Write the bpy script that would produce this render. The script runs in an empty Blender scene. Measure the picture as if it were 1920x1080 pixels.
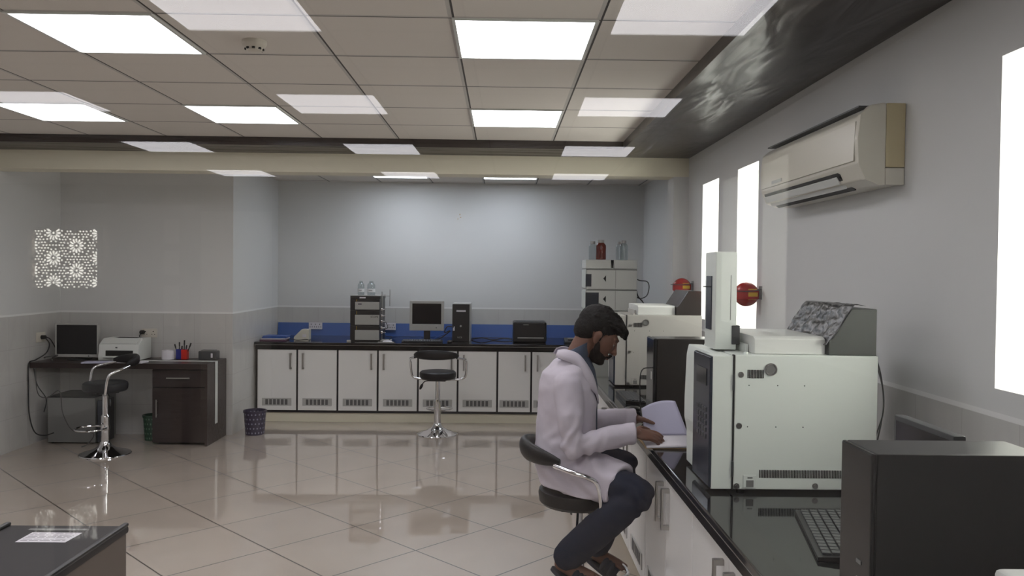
import bpy, bmesh, math, random
from mathutils import Vector, Matrix, noise
random.seed(7)
PI = math.pi
S = bpy.context.scene
COL = S.collection

# ------------------------------------------------------------------ camera
F = 1500.0
HC = 1.62                      # lens height
cam_d = bpy.data.cameras.new('camera'); cam_d.sensor_width = 36; cam_d.lens = F/1920*36
cam_d.clip_start = 0.02; cam_d.clip_end = 200
cam = bpy.data.objects.new('camera', cam_d); COL.objects.link(cam); S.camera = cam
ny = Vector((-20, -31, F)).normalized()                    # world +Y in camera axes (right, down, forward)
up = Vector((math.sin(.011), -math.cos(.011), 0)); up = (up - ny*up.dot(ny)).normalized()
nx = ny.cross(up)                                          # world +X
if nx.x < 0: nx = -nx
M3 = Matrix(((nx.x, -nx.y, -nx.z), (ny.x, -ny.y, -ny.z), (up.x, -up.y, -up.z)))
cam.matrix_world = Matrix.Translation((0, 0, HC)) @ M3.to_4x4()

# ------------------------------------------------------------------ world and exposure
W = bpy.data.worlds.new('sky'); S.world = W; W.use_nodes = True
bg = W.node_tree.nodes['Background']; bg.inputs[0].default_value = (1.0, .965, .88, 1); bg.inputs[1].default_value = 14.0
S.view_settings.view_transform = 'Standard'; S.view_settings.look = 'None'
S.view_settings.gamma = 1; S.view_settings.use_curve_mapping = False
S.view_settings.exposure = 0.20
PANEL_L = 9.0                  # radiance of the ceiling panels
GLASS_F0 = .028                 # reflectance of each face of the glass partition

# ------------------------------------------------------------------ room numbers (metres; x right, y away, z up)
XL, XR = -4.26, 1.556
CEIL = 2.642
Y_DESK, Y_BACK = 7.79, 9.35
X_AL, X_AR = -2.60, 1.66       # alcove side walls
Y_GL = .35                     # glass partition
Y_NEAR = -9.2                  # far wall on the camera's side of the glass
X_NL = -6.7
BT = .85                       # bench top
BX = .672                      # front edge of the right bench
BY = 8.44                      # front edge of the back bench

# ------------------------------------------------------------------ materials
def nodes(name):
    m = bpy.data.materials.new(name); m.use_nodes = True
    return m, m.node_tree.nodes, m.node_tree.links, m.node_tree.nodes['Principled BSDF']
def lin(c): return tuple((x/255/12.92 if x/255 <= .04045 else ((x/255+.055)/1.055)**2.4) for x in c)
def mat(name, col, rough=.5, metal=0, spec=.5, var=.06, scale=30, bump=0, coat=0, emit=None, es=0, srgb=True, bscale=None):
    m, N, L, P = nodes(name)
    c = lin(col) if srgb else col
    P.inputs['Roughness'].default_value = rough; P.inputs['Metallic'].default_value = metal
    P.inputs['Specular IOR Level'].default_value = spec; P.inputs['Coat Weight'].default_value = coat
    P.inputs['Coat Roughness'].default_value = .08
    tc = N.new('ShaderNodeTexCoord'); nz = N.new('ShaderNodeTexNoise'); nz.inputs['Scale'].default_value = scale
    nz.inputs['Detail'].default_value = 4
    L.new(tc.outputs['Object'], nz.inputs['Vector'])
    r = N.new('ShaderNodeMapRange'); r.inputs[3].default_value = 1-var; r.inputs[4].default_value = 1+var
    L.new(nz.outputs[0], r.inputs[0])
    mx = N.new('ShaderNodeMix'); mx.data_type = 'RGBA'; mx.blend_type = 'MULTIPLY'; mx.inputs[0].default_value = 1
    mx.inputs[6].default_value = (*c, 1); L.new(r.outputs[0], mx.inputs[7]); L.new(mx.outputs[2], P.inputs['Base Color'])
    if bump:
        b = N.new('ShaderNodeBump'); b.inputs['Strength'].default_value = bump; b.inputs['Distance'].default_value = .004
        n2 = nz
        if bscale:
            n2 = N.new('ShaderNodeTexNoise'); n2.inputs['Scale'].default_value = bscale; n2.inputs['Detail'].default_value = 5
            L.new(tc.outputs['Object'], n2.inputs['Vector'])
        L.new(n2.outputs[0], b.inputs['Height']); L.new(b.outputs[0], P.inputs['Normal'])
    if emit:
        P.inputs['Emission Color'].default_value = (*emit, 1); P.inputs['Emission Strength'].default_value = es
    return m
class G:                       # tiny node-math helper
    def __init__(s, N, L): s.N, s.L = N, L
    def op(s, o, a, b=None, c=None):
        n = s.N.new('ShaderNodeMath'); n.operation = o
        for i, v in enumerate((a, b, c)):
            if v is None: continue
            if isinstance(v, (int, float)): n.inputs[i].default_value = v
            else: s.L.new(v, n.inputs[i])
        return n.outputs[0]
    def mix(s, f, a, b):
        n = s.N.new('ShaderNodeMix'); n.data_type = 'RGBA'
        for i, v in ((0, f), (6, a), (7, b)):
            if isinstance(v, (int, float)): n.inputs[i].default_value = v
            elif isinstance(v, tuple): n.inputs[i].default_value = (*v, 1)
            else: s.L.new(v, n.inputs[i])
        return n.outputs[2]
    def line(s, v, pitch, off, w):      # 1 on a line of half-width w every pitch
        a = s.op('SUBTRACT', v, off); a = s.op('DIVIDE', a, pitch); f = s.op('FRACT', a)
        d = s.op('MINIMUM', f, s.op('SUBTRACT', 1, f)); d = s.op('MULTIPLY', d, pitch)
        return s.op('LESS_THAN', d, w)
def wall_mat():
    m, N, L, P = nodes('painted_wall_with_tile_dado'); g = G(N, L)
    tc = N.new('ShaderNodeTexCoord'); sp = N.new('ShaderNodeSeparateXYZ'); L.new(tc.outputs['Object'], sp.inputs[0])
    x, y, z = sp.outputs
    nz = N.new('ShaderNodeTexNoise'); nz.inputs['Scale'].default_value = 1.3; L.new(tc.outputs['Object'], nz.inputs['Vector'])
    paint = g.mix(nz.outputs[0], lin((198, 199, 198)), lin((207, 207, 206)))
    mp = N.new('ShaderNodeMapping'); mp.inputs['Scale'].default_value = (1, 1, .35); L.new(tc.outputs['Object'], mp.inputs[0])
    n2 = N.new('ShaderNodeTexNoise'); n2.inputs['Scale'].default_value = 7; n2.inputs['Detail'].default_value = 6; n2.inputs['Distortion'].default_value = 1.5
    L.new(mp.outputs[0], n2.inputs['Vector'])
    tile = g.mix(n2.outputs[0], lin((180, 178, 175)), lin((196, 194, 190)))
    s = g.op('ADD', x, y)
    grout = g.op('MAXIMUM', g.line(s, .30, .02, .0016), g.line(z, .30, .29, .0016))
    tile = g.mix(g.op('MULTIPLY', grout, .28), tile, lin((120, 118, 114)))
    low = g.op('LESS_THAN', z, 1.18)
    cap = g.op('MULTIPLY', g.op('GREATER_THAN', z, 1.178), g.op('LESS_THAN', z, 1.196))
    c = g.mix(low, paint, tile); c = g.mix(cap, c, lin((222, 222, 220)))
    L.new(c, P.inputs['Base Color'])
    L.new(g.op('SUBTRACT', .55, g.op('MULTIPLY', low, .30)), P.inputs['Roughness'])
    return m
def ceiling_mat():
    m, N, L, P = nodes('grid_ceiling_tile'); g = G(N, L)
    tc = N.new('ShaderNodeTexCoord'); sp = N.new('ShaderNodeSeparateXYZ'); L.new(tc.outputs['Object'], sp.inputs[0])
    x, y, z = sp.outputs
    nz = N.new('ShaderNodeTexNoise'); nz.inputs['Scale'].default_value = 220; nz.inputs['Detail'].default_value = 3
    L.new(tc.outputs['Object'], nz.inputs['Vector'])
    tile = g.mix(nz.outputs[0], lin((206, 200, 193)), lin((218, 212, 205)))
    bar = g.op('MAXIMUM', g.line(x, .6, -.214, .012), g.line(y, .6, .25, .012))
    gap = g.op('MAXIMUM', g.line(x, .6, -.214+.009, .0045), g.line(y, .6, .25+.009, .0045))
    c = g.mix(bar, tile, lin((186, 182, 178))); c = g.mix(gap, c, lin((48, 46, 45)))
    L.new(c, P.inputs['Base Color']); P.inputs['Roughness'].default_value = .7
    b = N.new('ShaderNodeBump'); b.inputs['Strength'].default_value = .25; b.inputs['Distance'].default_value = .003
    L.new(nz.outputs[0], b.inputs['Height']); L.new(b.outputs[0], P.inputs['Normal'])
    return m
def floor_mat():
    m, N, L, P = nodes('polished_cream_floor_tile'); g = G(N, L)
    tc = N.new('ShaderNodeTexCoord'); sp = N.new('ShaderNodeSeparateXYZ'); L.new(tc.outputs['Object'], sp.inputs[0])
    x, y, z = sp.outputs
    k = 1/math.sqrt(2)
    u = g.op('MULTIPLY', g.op('ADD', x, y), k); v = g.op('MULTIPLY', g.op('SUBTRACT', x, y), k)
    gr = g.op('MAXIMUM', g.line(u, .6, .518, .004), g.line(v, .6, .005, .004))
    nz = N.new('ShaderNodeTexNoise'); nz.inputs['Scale'].default_value = 3; nz.inputs['Detail'].default_value = 6
    L.new(tc.outputs['Object'], nz.inputs['Vector'])
    c = g.mix(nz.outputs[0], lin((172, 160, 148)), lin((186, 174, 162)))
    c = g.mix(gr, c, lin((48, 40, 34)))
    L.new(c, P.inputs['Base Color']); P.inputs['Specular IOR Level'].default_value = .8; P.inputs['Coat Weight'].default_value = .5; P.inputs['Coat Roughness'].default_value = .015; P.inputs['Coat IOR'].default_value = 1.55
    L.new(g.op('ADD', .035, g.op('MULTIPLY', gr, .4)), P.inputs['Roughness'])
    return m
def wood_mat(name, ca, cb, along='y', rough=.2, spec=.5, bumps=.35, sc=1.0):
    m, N, L, P = nodes(name); g = G(N, L)
    tc = N.new('ShaderNodeTexCoord'); mp = N.new('ShaderNodeMapping')
    mp.inputs['Scale'].default_value = {'y': (7*sc, 1.6*sc, 7*sc), 'x': (1.1*sc, 9*sc, 9*sc), 'z': (9*sc, 9*sc, 1.1*sc)}[along]
    L.new(tc.outputs['Object'], mp.inputs[0])
    nz = N.new('ShaderNodeTexNoise'); nz.inputs['Scale'].default_value = .9; nz.inputs['Detail'].default_value = 2; nz.inputs['Distortion'].default_value = .8
    L.new(mp.outputs[0], nz.inputs['Vector'])
    r = g.op('FRACT', g.op('MULTIPLY', nz.outputs[0], 42))
    r = g.op('POWER', r, 1.6)
    c = g.mix(r, lin(ca), lin(cb)); L.new(c, P.inputs['Base Color'])
    P.inputs['Roughness'].default_value = rough; P.inputs['Specular IOR Level'].default_value = spec
    b = N.new('ShaderNodeBump'); b.inputs['Strength'].default_value = bumps; b.inputs['Distance'].default_value = .002
    L.new(r, b.inputs['Height']); L.new(b.outputs[0], P.inputs['Normal'])
    return m
def thin_glass(name, f0=.04, tint=(1, 1, 1), rough=0):
    m, N, L, P = nodes(name); g = G(N, L); N.remove(P)
    geo = N.new('ShaderNodeNewGeometry'); d = N.new('ShaderNodeVectorMath'); d.operation = 'DOT_PRODUCT'
    L.new(geo.outputs['Incoming'], d.inputs[0]); L.new(geo.outputs['Normal'], d.inputs[1])
    cth = g.op('ABSOLUTE', d.outputs['Value'])
    fr = g.op('ADD', f0, g.op('MULTIPLY', 1-f0, g.op('POWER', g.op('SUBTRACT', 1, cth), 5)))
    t = N.new('ShaderNodeBsdfTransparent'); t.inputs[0].default_value = (*tint, 1)
    gl = N.new('ShaderNodeBsdfGlossy'); gl.inputs['Roughness'].default_value = rough
    mx = N.new('ShaderNodeMixShader'); L.new(fr, mx.inputs[0]); L.new(t.outputs[0], mx.inputs[1]); L.new(gl.outputs[0], mx.inputs[2])
    L.new(mx.outputs[0], N['Material Output'].inputs[0])
    return m
def lamp_mat(name, col, s):
    m, N, L, P = nodes(name)
    P.inputs['Base Color'].default_value = (.8, .8, .8, 1); P.inputs['Roughness'].default_value = .4
    P.inputs['Emission Color'].default_value = (*col, 1); P.inputs['Emission Strength'].default_value = s
    return m
def basket_mat(name, a, b):
    m, N, L, P = nodes(name); g = G(N, L)
    tc = N.new('ShaderNodeTexCoord'); sp = N.new('ShaderNodeSeparateXYZ'); L.new(tc.outputs['Object'], sp.inputs[0])
    x, y, z = sp.outputs
    an = g.op('MULTIPLY', g.op('ARCTAN2', y, x), 18/(2*PI)); zz = g.op('DIVIDE', z, .045)
    row = g.op('MULTIPLY', g.op('MODULO', g.op('FLOOR', zz), 2), .5)
    fa = g.op('SUBTRACT', g.op('FRACT', g.op('ADD', g.op('ADD', an, row), 40)), .5); fz = g.op('SUBTRACT', g.op('FRACT', zz), .5)
    rr = g.op('SQRT', g.op('ADD', g.op('MULTIPLY', fa, fa), g.op('MULTIPLY', fz, fz)))
    L.new(g.mix(g.op('LESS_THAN', rr, .2), lin(a), lin(b)), P.inputs['Base Color']); P.inputs['Roughness'].default_value = .4
    return m

M = dict(
    wall=wall_mat(), ceil=ceiling_mat(), floor=floor_mat(),
    cream=mat('cream_paint', (222, 216, 196), .6, var=.02),
    nearwall=mat('taupe_wall_paint', (142, 130, 118), .7, var=.05, scale=2),
    palewall=mat('pale_panel_paint', (222, 212, 198), .6, var=.03),
    wood=wood_mat('dark_wood_veneer', (50, 42, 39), (24, 20, 19), 'y', .28, .6, .22),
    woodx=wood_mat('dark_wood_veneer_across', (52, 42, 40), (30, 24, 23), 'x', .3, .5, .4),
    desk=wood_mat('dark_brown_desk_veneer', (48, 38, 37), (36, 28, 28), 'x', .3, .4, .15, 3),
    granite=mat('black_granite', (17, 18, 20), .06, spec=.6, var=.4, scale=300),
    door=mat('white_laminate', (232, 231, 229), .2, var=.015, scale=4),
    black=mat('black_plastic', (22, 22, 24), .35, var=.1),
    blackg=mat('black_gloss', (14, 15, 18), .12, var=.1),
    carc=mat('black_laminate', (20, 20, 24), .4),
    chrome=mat('chrome', (225, 225, 228), .07, metal=1, var=.01),
    satin=mat('brushed_metal', (170, 168, 165), .3, metal=1, var=.03),
    alu=mat('aluminium_frame', (150, 150, 150), .4, metal=.8),
    leather=mat('black_leatherette', (15, 16, 21), .42, spec=.35, var=.1, bump=.15, scale=160),
    white=mat('white_plastic', (205, 207, 203), .38, var=.015, scale=5),
    instr=mat('instrument_grey_white', (206, 212, 206), .38, var=.015, scale=5),
    instr2=mat('instrument_light_grey', (174, 172, 166), .4, var=.015, scale=5),
    silver=mat('silver_plastic', (165, 164, 160), .35, var=.02),
    grey=mat('grey_plastic', (110, 110, 108), .4, var=.03),
    dgrey=mat('dark_grey_plastic', (52, 54, 56), .4, var=.05),
    dgreen=mat('dark_grey_green_paint', (62, 66, 62), .45, var=.04),
    slot=mat('slot_black', (16, 16, 16), .8),
    navy=mat('navy_control_panel', (34, 40, 52), .22, var=.05),
    screen=mat('monitor_screen', (20, 21, 25), .12, var=.05),
    blue=mat('blue_upstand', (38, 82, 150), .35, var=.04),
    bluef=mat('blue_folder', (28, 74, 150), .4), paper=mat('paper', (212, 208, 214), .7, var=.02),
    lilac=mat('lilac_paper', (186, 184, 206), .7, var=.02),
    pink=mat('plum_folder', (96, 60, 84), .5), tan=mat('tan_card', (178, 150, 112), .7),
    red=mat('red_gloss', (158, 22, 18), .25, var=.05), yellow=mat('yellow_label', (208, 164, 30), .5),
    amber=thin_glass('amber_glass', .06, (.42, .09, .04)), clear=thin_glass('clear_glass', .10, (.80, .84, .85)),
    cap=mat('bottle_cap', (170, 168, 166), .5), liquid=mat('label_white', (214, 214, 214), .6),
    acw=mat('aged_white_plastic', (206, 202, 188), .3, var=.02, scale=3), acy=mat('yellowed_plastic', (192, 178, 136), .45, var=.02),
    film=mat('crinkled_plastic_film', (70, 72, 74), .14, spec=.9, bump=1.0, scale=60, bscale=45, var=.3),
    brownbox=mat('brown_grey_metal', (92, 82, 76), .45), brownblack=mat('brown_black_gloss', (44, 39, 36), .2, var=.06),
    cable=mat('black_cable', (18, 18, 20), .5), greyc=mat('grey_cable', (70, 68, 66), .5),
    penred=mat('red_cup', (196, 36, 26), .4), penblue=mat('blue_cup', (34, 44, 130), .4),
    skin=mat('skin', (104, 70, 56), .55, var=.06, scale=40), hair=mat('black_hair', (9, 8, 9), .6, spec=.25, var=.3, bump=.8, scale=220),
    beard=mat('beard', (24, 18, 17), .8, spec=.2, var=.3, bump=.7, scale=260), coat=mat('white_coat_cloth', (196, 189, 199), .85, var=.02, scale=8),
    shirt=mat('slate_shirt', (58, 68, 86), .8), trous=mat('dark_navy_trousers', (27, 34, 50), .9, spec=.2, var=.1, scale=15),
    sandal=mat('dark_sandal', (30, 34, 46), .5), eye=mat('eye_white', (130, 122, 116), .5, spec=.2), lip=mat('lips', (112, 64, 56), .5),
    panel=lamp_mat('lit_ceiling_diffuser', (.985, .955, 1.0), PANEL_L),
    panelb=lamp_mat('lit_cool_ceiling_diffuser', (.85, .90, 1.0), PANEL_L*1.25),
    glass=thin_glass('partition_glass', GLASS_F0, (.93, .94, .94)),
    winglass=thin_glass('window_glass', .05, (.97, .98, .98)),
    bpurple=basket_mat('purple_basket_plastic', (44, 38, 62), (130, 130, 150)), bgreen=basket_mat('green_basket_plastic', (24, 62, 44), (96, 128, 104)),
    keys=mat('key_caps', (58, 60, 62), .18), keyd=mat('dark_keys', (40, 42, 46), .4),
    smoke=mat('ivory_plastic', (200, 194, 182), .4), boxtop=mat('charcoal_metal', (44, 41, 42), .6, spec=.3), tube=mat('plastic_hose', (86, 88, 86), .3),
)

# ------------------------------------------------------------------ mesh helpers
class MB:
    def __init__(s): s.v = []; s.f = []; s.m = []; s.mi = 0
    def add(s, vs, fs, mi=None):
        b = len(s.v); s.v += [tuple(v) for v in vs]; s.f += [tuple(i+b for i in f) for f in fs]; s.m += [s.mi if mi is None else mi]*len(fs); return s
    def bm(s, bm, mi=None):
        bm.verts.index_update(); s.add([v.co[:] for v in bm.verts], [[v.index for v in f.verts] for f in bm.faces], mi); bm.free(); return s
    def box(s, x0, x1, y0, y1, z0, z1, b=0, mi=None, seg=2):
        if x1 < x0: x0, x1 = x1, x0
        if y1 < y0: y0, y1 = y1, y0
        if z1 < z0: z0, z1 = z1, z0
        bm = bmesh.new(); bmesh.ops.create_cube(bm, size=1)
        for v in bm.verts: v.co = ((x0+x1)/2+v.co.x*(x1-x0), (y0+y1)/2+v.co.y*(y1-y0), (z0+z1)/2+v.co.z*(z1-z0))
        if b: bmesh.ops.bevel(bm, geom=bm.edges[:], offset=min(b, .45*min(x1-x0, y1-y0, z1-z0)), segments=seg, profile=.5, affect='EDGES')
        return s.bm(bm, mi)
    def cyl(s, p0, p1, r0, r1=None, n=20, mi=None, cap=True):
        p0, p1 = Vector(p0), Vector(p1); r1 = r0 if r1 is None else r1
        d = (p1-p0).normalized(); a = d.orthogonal().normalized(); c = d.cross(a); vs = []; fs = []
        for p, r in ((p0, r0), (p1, r1)):
            for i in range(n):
                t = 2*PI*i/n; vs.append(p+a*math.cos(t)*r+c*math.sin(t)*r)
        for i in range(n): fs.append((i, (i+1) % n, n+(i+1) % n, n+i))
        if cap: fs += [tuple(range(n-1, -1, -1)), tuple(range(n, 2*n))]
        return s.add(vs, fs, mi)
    def lathe(s, prof, c=(0, 0, 0), n=28, mi=None, axis=None):
        c = Vector(c); d = Vector(axis or (0, 0, 1)).normalized(); a = d.orthogonal().normalized(); e = d.cross(a); vs = []; fs = []
        for r, h in prof:
            for i in range(n):
                t = 2*PI*i/n; vs.append(c+d*h+(a*math.cos(t)+e*math.sin(t))*max(r, 1e-5))
        for k in range(len(prof)-1):
            for i in range(n): fs.append((k*n+i, k*n+(i+1) % n, (k+1)*n+(i+1) % n, (k+1)*n+i))
        fs += [tuple(range(n-1, -1, -1)), tuple(range((len(prof)-1)*n, len(prof)*n))]
        return s.add(vs, fs, mi)
    def prism(s, poly, a0, a1, axis='y', mi=None, b=0):   # poly in the other two axes
        def P(p, a): return {'y': (p[0], a, p[1]), 'x': (a, p[0], p[1]), 'z': (p[0], p[1], a)}[axis]
        n = len(poly); bm = bmesh.new()
        v0 = [bm.verts.new(P(p, a0)) for p in poly]; v1 = [bm.verts.new(P(p, a1)) for p in poly]
        bm.faces.new(v0); bm.faces.new(v1[::-1])
        for i in range(n): bm.faces.new((v0[i], v0[(i+1) % n], v1[(i+1) % n], v1[i]))
        bmesh.ops.recalc_face_normals(bm, faces=bm.faces[:])
        if b: bmesh.ops.bevel(bm, geom=bm.edges[:], offset=b, segments=2, profile=.5, affect='EDGES')
        return s.bm(bm, mi)
    def tube(s, pts, r, n=10, mi=None, smooth=True, k=6, rs=None):
        P = [Vector(p) for p in pts]
        if smooth and len(P) > 2: P, rs = crom(P, k, rs)
        vs = []; fs = []; prev = None
        for i, p in enumerate(P):
            d = (P[min(i+1, len(P)-1)]-P[max(i-1, 0)]).normalized()
            a = d.orthogonal().normalized() if prev is None else (prev-d*prev.dot(d)).normalized()
            prev = a; c = d.cross(a); rr = rs[i] if rs else r
            for j in range(n):
                t = 2*PI*j/n; vs.append(p+(a*math.cos(t)+c*math.sin(t))*rr)
        for i in range(len(P)-1):
            for j in range(n): fs.append((i*n+j, i*n+(j+1) % n, (i+1)*n+(j+1) % n, (i+1)*n+j))
        fs += [tuple(range(n-1, -1, -1)), tuple(range((len(P)-1)*n, len(P)*n))]
        return s.add(vs, fs, mi)
    def ell(s, c, r, rot=None, mi=None, sub=3):
        bm = bmesh.new(); bmesh.ops.create_icosphere(bm, subdivisions=sub, radius=1)
        R = rot or Matrix.Identity(3)
        for v in bm.verts: v.co = Vector(c)+R @ Vector((v.co.x*r[0], v.co.y*r[1], v.co.z*r[2]))
        return s.bm(bm, mi)
    def caps(s, pts, rs, n=16):            # rounded tapering limb
        pts = [Vector(p) for p in pts]
        s.tube(pts, 0, n=n, smooth=False, rs=rs)
        for p, r in zip(pts, rs): s.ell(p, (r, r, r), sub=2)
        return s
    def loft(s, secs, n=32, mi=None):      # secs: (centre, ax vec, ay vec)
        vs = []; fs = []
        for c, a, b in secs:
            c, a, b = Vector(c), Vector(a), Vector(b)
            for j in range(n):
                t = 2*PI*j/n; vs.append(c+a*math.cos(t)+b*math.sin(t))
        for i in range(len(secs)-1):
            for j in range(n): fs.append((i*n+j, i*n+(j+1) % n, (i+1)*n+(j+1) % n, (i+1)*n+j))
        fs += [tuple(range(n-1, -1, -1)), tuple(range((len(secs)-1)*n, len(secs)*n))]
        return s.add(vs, fs, mi)
    def xf(s, Mx):
        s.v = [tuple(Mx @ Vector(v)) for v in s.v]; return s
    def build(s, name, mats, parent=None, smooth=35, recalc=True):
        o0 = OFF.get(parent.name, Vector((0, 0, 0))) if parent else Vector((0, 0, 0))
        me = bpy.data.meshes.new(name); me.from_pydata([tuple(Vector(v)-o0) for v in s.v], [], s.f)
        if recalc:
            bm = bmesh.new(); bm.from_mesh(me); bmesh.ops.recalc_face_normals(bm, faces=bm.faces[:]); bm.to_mesh(me); bm.free()
        mats = mats if isinstance(mats, (list, tuple)) else [mats]
        for k in mats: me.materials.append(M[k] if isinstance(k, str) else k)
        if len(mats) > 1: me.polygons.foreach_set('material_index', s.m)
        if smooth:
            me.polygons.foreach_set('use_smooth', [True]*len(me.polygons))
            me.set_sharp_from_angle(angle=math.radians(smooth))
        me.update()
        o = bpy.data.objects.new(name, me); COL.objects.link(o)
        if smooth: wn = o.modifiers.new('weighted', 'WEIGHTED_NORMAL'); wn.keep_sharp = True; wn.weight = 100
        if parent: o.parent = parent
        OFF[o.name] = o0
        return o
OFF = {}
def crom(P, k, rs=None):
    out = []; ro = [] if rs else None
    for i in range(len(P)-1):
        p0, p1, p2, p3 = P[max(i-1, 0)], P[i], P[i+1], P[min(i+2, len(P)-1)]
        for j in range(k):
            t = j/k; t2 = t*t; t3 = t2*t
            out.append(.5*((2*p1)+(-p0+p2)*t+(2*p0-5*p1+4*p2-p3)*t2+(-p0+3*p1-3*p2+p3)*t3))
            if rs: ro.append(rs[i]*(1-t)+rs[i+1]*t)
    out.append(P[-1])
    if rs: ro.append(rs[-1])
    return out, ro
def thing(name, label, cat, loc=(0, 0, 0), group=None):
    o = bpy.data.objects.new(name, None); o.empty_display_size = .05; COL.objects.link(o); o.location = loc
    OFF[o.name] = Vector(loc); o['label'] = label; o['category'] = cat
    if group: o['group'] = group
    return o
def tag(o, label, cat, group=None, kind=None):
    o['label'] = label; o['category'] = cat
    if group: o['group'] = group
    if kind: o['kind'] = kind
    return o
def struct(name, mb, mats, parent=None, smooth=35):
    o = mb.build(name, mats, parent, smooth)
    if not parent: o['kind'] = 'structure'
    return o
def copy_tree(o, parent=None):
    c = o.copy(); COL.objects.link(c)
    if parent: c.parent = parent
    for ch in [x for x in KIDS.get(o.name, [])]: copy_tree(ch, c)
    return c
KIDS = {}
def reg():
    KIDS.clear()
    for o in bpy.data.objects:
        if o.parent: KIDS.setdefault(o.parent.name, []).append(o)
def at(px, py, Y):              # world point of a photograph pixel at distance Y
    h = 509+.011*(px-940)
    return Vector(((px-940)/F*Y, Y, HC-(py-h)/F*Y))
def remesh(mb, name, mats, parent, vox, it=4, fac=.5, fn=None):
    t = MB(); t.v, t.f, t.m = mb.v, mb.f, mb.m
    o = t.build('tmp', mats, parent, smooth=0)
    r = o.modifiers.new('r', 'REMESH'); r.mode = 'VOXEL'; r.voxel_size = vox
    if it:
        sm = o.modifiers.new('s', 'SMOOTH'); sm.factor = fac; sm.iterations = it
    dg = bpy.context.evaluated_depsgraph_get(); me = bpy.data.meshes.new_from_object(o.evaluated_get(dg))
    old = o.data; bpy.data.objects.remove(o); bpy.data.meshes.remove(old)
    if fn:
        o0 = OFF.get(parent.name, Vector((0, 0, 0))) if parent else Vector((0, 0, 0))
        nr = [v.normal.copy() for v in me.vertices]
        for v, n in zip(me.vertices, nr): v.co = fn(v.co+o0, n)-o0
    me.name = name; me.polygons.foreach_set('use_smooth', [True]*len(me.polygons)); me.update()
    o = bpy.data.objects.new(name, me); COL.objects.link(o)
    if parent: o.parent = parent
    OFF[o.name] = OFF.get(parent.name, Vector((0, 0, 0))) if parent else Vector((0, 0, 0))
    return o
def text(body, name, size, loc, rot, matk, parent):
    c = bpy.data.curves.new('t', 'FONT'); c.body = body; c.size = size; c.extrude = .0004; c.align_x = 'CENTER'; c.align_y = 'CENTER'
    o = bpy.data.objects.new('t', c); COL.objects.link(o)
    dg = bpy.context.evaluated_depsgraph_get(); me = bpy.data.meshes.new_from_object(o.evaluated_get(dg))
    bpy.data.objects.remove(o); bpy.data.curves.remove(c)
    R = Matrix.Translation(Vector(loc)-OFF.get(parent.name, Vector((0, 0, 0)))) @ rot.to_4x4()
    me.transform(R); me.materials.clear(); me.materials.append(M[matk])
    p = bpy.data.objects.new(name, me); COL.objects.link(p); p.parent = parent
    return p
FRONT = Matrix(((1, 0, 0), (0, 0, -1), (0, 1, 0)))        # text reading towards -y

# ------------------------------------------------------------------ the room
struct('floor', MB().box(X_NL-.2, 2.2, Y_NEAR-.3, Y_BACK+.2, -.1, 0), 'floor')
struct('ceiling', MB().box(X_NL-.2, 2.2, Y_NEAR-.3, Y_BACK+.2, CEIL, CEIL+.12), 'ceil')
struct('wall_back', MB().box(X_AL-.2, 2.2, Y_BACK, Y_BACK+.2, 0, CEIL), 'wall')
struct('wall_desk', MB().box(XL-.2, X_AL, Y_DESK, Y_BACK+.2, 0, CEIL), 'wall')
struct('wall_left', MB().box(XL-.2, XL, Y_GL+.06, Y_DESK, 0, CEIL), 'wall')
WINS = [(5.74, 6.20), (4.85, 5.28), (2.0, 2.49), (-.9, -.45), (-4.33, -3.87), (-5.30, -4.90)]   # openings in the long right wall
SILL, HEAD = 1.27, 2.31
mb = MB(); ys = sorted(WINS); XO = XR+.28
y = Y_NEAR-.3
for a, b in ys:
    mb.box(XR, XO, y, a, 0, CEIL); mb.box(XR, XO, a, b, 0, SILL); mb.box(XR, XO, a, b, HEAD, CEIL); y = b
mb.box(XR, XO, y, 6.9, 0, CEIL)
struct('wall_right', mb, 'wall')
struct('wall_alcove_right', MB().box(X_AR, XO, 6.9, Y_BACK, 0, CEIL), 'wall')
struct('wall_pillar', MB().box(1.43, XR+.01, 6.67, 6.90, 0, 2.425), 'wall')
struct('trim_1', MB().box(XL, XR, 6.67, 6.90, 2.425, CEIL), 'cream')                     # cream cross beam
struct('trim_2', MB().box(.94, XR, Y_GL+.05, 6.67, 2.58, CEIL), 'wood')                 # wooden soffit along the right wall
struct('trim_3', MB().box(XL, .94, 6.25, 6.67, 2.58, CEIL), 'woodx')                    # wooden soffit across the back
struct('trim_4', MB().box(1.04, XR, Y_NEAR, Y_GL-.05, 2.58, CEIL), 'wood')
for i, (a, b) in enumerate(WINS):
    w = struct('window_%d' % (i+1), MB().box(XR+.20, XR+.212, a, b, SILL, HEAD), 'winglass')
    fr = MB()
    for (c, d, e, f) in ((a, a+.03, SILL, HEAD), (b-.03, b, SILL, HEAD), (a+.03, b-.03, SILL, SILL+.03), (a+.03, b-.03, HEAD-.03, HEAD)): fr.box(XR+.19, XR+.225, c, d, e, f)
    fr.build('window_frame', 'acw', w)
    l = bpy.data.lights.new('daylight_portal', 'AREA'); l.shape = 'RECTANGLE'; l.size = HEAD-SILL; l.size_y = b-a; l.cycles.is_portal = True
    lo = bpy.data.objects.new('daylight_portal', l); COL.objects.link(lo); lo.location = (XO+.02, (a+b)/2, (SILL+HEAD)/2); lo.rotation_euler = (0, PI/2, 0)
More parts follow.
